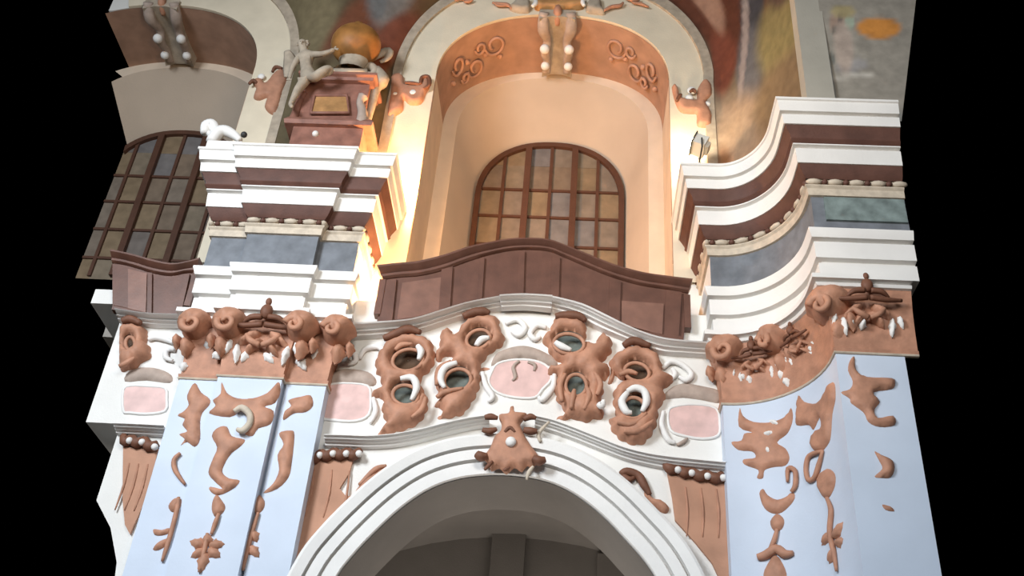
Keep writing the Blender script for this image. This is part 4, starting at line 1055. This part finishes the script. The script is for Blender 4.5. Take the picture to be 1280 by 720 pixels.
edges = [(0, 1), (1, 2), (2, 3), (3, 4), (4, 5), (2, 6), (6, 7), (7, 8), (8, 9), (2, 10), (10, 11), (11, 12), (12, 13), (0, 14), (14, 15), (15, 16), (16, 17), (17, 18), (18, 19), (0, 20), (20, 21), (21, 22), (22, 23), (23, 24)]
skinned('body', joints, edges, STUCCOG, t)
hd = Vector(joints[4][:3])
q = MB()
for k in range(16):
    a = k*2.4; r_ = .105
    q.add(ball(hd+Vector((r_*math.cos(a)*.8, .03+r_*math.sin(a)*.5, .06+.04*math.sin(k*1.7))), .04, .04, .035, 8, 5))
q.build('curly_hair', STUCCOG, t, True)
hand = Vector(joints[9][:3])
q = MB()
for k in range(5):
    d = Vector((.07, -.01*k, .035-.02*k)) if k else Vector((.02, -.02, .06))
    q.add(tube([hand, hand+d*.6, hand+d+Vector((.01, 0, -.012))], [.02, .016, .012], 6, 2))
hand2 = Vector(joints[13][:3])
for k in range(5):
    d = Vector((-.03+.02*k, -.02, -.07)); q.add(tube([hand2, hand2+d*.6, hand2+d+Vector((.0, -.015, 0))], [.02, .016, .012], 6, 2))
q.each('finger', STUCCOG, t, True)
n1 = hd+Vector((.01, -.095, -.005)); obj('nose', *ball(n1, .018, .02, .025, 8, 5), STUCCOG, t, True); obj('mouth', *ball(n1+Vector((0, .006, -.04)), .022, .01, .008, 8, 5), STUCCOG, t, True)
for k in (-1, 1): obj('eye', *ball(n1+Vector((k*.035, .012, .025)), .014, .01, .01, 8, 5), STUCCOG, t, True); obj('ear', *ball(hd+Vector((k*.095, 0, 0)), .015, .025, .03, 8, 5), STUCCOG, t, True)
q = MB()
c0 = [J(75, 255, YP+.1, 0), J(90, 300, YP+.12, 0), J(85, 350, YP+.12, 0), J(70, 385, YP+.1, 0)]
q.add(tube([Vector(c[:3]) for c in c0], [.06, .12, .11, .04], 8, 4, .4)); q.build('wing', STUCCOG, t, True)

# small white stucco piece on the left cornice end
t = thing('stucco_scroll', 'small white stucco scroll lying on the left end of the left cornice', 'stucco ornament', (-5.0, -1.3, 12.92))
w3 = lambda pts: zm(160, 0, 3.6, pts)
YS = -1.35
def ws(pts): return [(p.x, YS, p.z) for p in (at(*x, YS) for x in w3(pts))]
obj('scroll_body', *tube(ws([(345, 600), (352, 570), (378, 562), (392, 585), (380, 605), (362, 598)]), [.07, .10, .10, .09, .08, .05], 8, 4), WHITE, t, True)
obj('base', *box(-5.3, -4.72, -1.46, -1.22, 12.9, 13.08), WHITE, t)
obj('tail', *tube(ws([(375, 640), (405, 600), (440, 590), (480, 610), (505, 632)]), [.10, .11, .10, .08, .05], 8, 4), WHITE, t, True)
obj('boss', *ball(ws([(522, 606)])[0], .055), DARKM, t, True, label='dark boss')

# =================================================================== FLOODLIGHTS ON THE CORNICES
def floodlight(label, loc, rz, energy, color, blend_to):
    t = thing('floodlight', label, 'lamp', loc)
    L = Vector(loc); rot = Matrix.Rotation(rz, 3, 'Z') @ Matrix.Rotation(math.radians(25), 3, 'Y')
    c = L+Vector((0, 0, .22))
    q = MB(); q.add(box(c.x-.12, c.x+.10, c.y-.17, c.y+.17, c.z-.11, c.z+.11, rot, c)); q.add(box(c.x+.10, c.x+.16, c.y-.10, c.y+.10, c.z-.07, c.z+.07, rot, c)); q.build('housing', METAL, t)
    q = MB(); q.add(box(c.x-.14, c.x-.12, c.y-.19, c.y+.19, c.z+.10, c.z+.13, rot, c)); q.add(box(c.x-.14, c.x-.12, c.y-.19, c.y+.19, c.z-.13, c.z-.10, rot, c)); q.add(box(c.x-.14, c.x-.12, c.y-.19, c.y-.16, c.z-.11, c.z+.11, rot, c)); q.add(box(c.x-.14, c.x-.12, c.y+.16, c.y+.19, c.z-.11, c.z+.11, rot, c)); q.build('rim', DARKM, t)
    obj('lens', *ball(c+rot @ Vector((-.12, 0, 0)), .075, .14, .10, 16, 10, rot), LENSM, t, True)
    obj('bracket', *tube([L+Vector((0, -.2, .22)), L+Vector((0, -.2, .02)), L+Vector((0, .2, .02)), L+Vector((0, .2, .22))], .015, 6, 1), DARKM, t)
    if loc[2] > 13.5: obj('wall_arm', *tube([L+Vector((0, .2, .02)), L+Vector((.05, .3, 0)), L+Vector((.05, .55, -.05))], .025, 6, 2), METAL, t)
    l = bpy.data.lights.new('floodlight_bulb', 'POINT'); l.energy = energy; l.color = color; l.shadow_soft_size = .08
    o = bpy.data.objects.new('floodlight_bulb', l); COL.objects.link(o)
    p = c+rot @ Vector((-.30, 0, 0)); o.location = p-L; o.parent = t
    return t
floodlight('small white floodlight on the right cornice beside the arch', (2.93, -.55, 13.95), 0, 80, (1.0, .80, .52), None)
floodlight('small floodlight tucked behind the left cornice, glowing orange onto the arch jamb', (-2.34, -.36, 12.95), math.pi, 520, (1.0, .50, .19), None)
floodlight('small floodlight standing behind the left end of the middle balcony', (-1.62, -.28, 10.54), math.pi*.12, 200, (1.0, .55, .24), None)
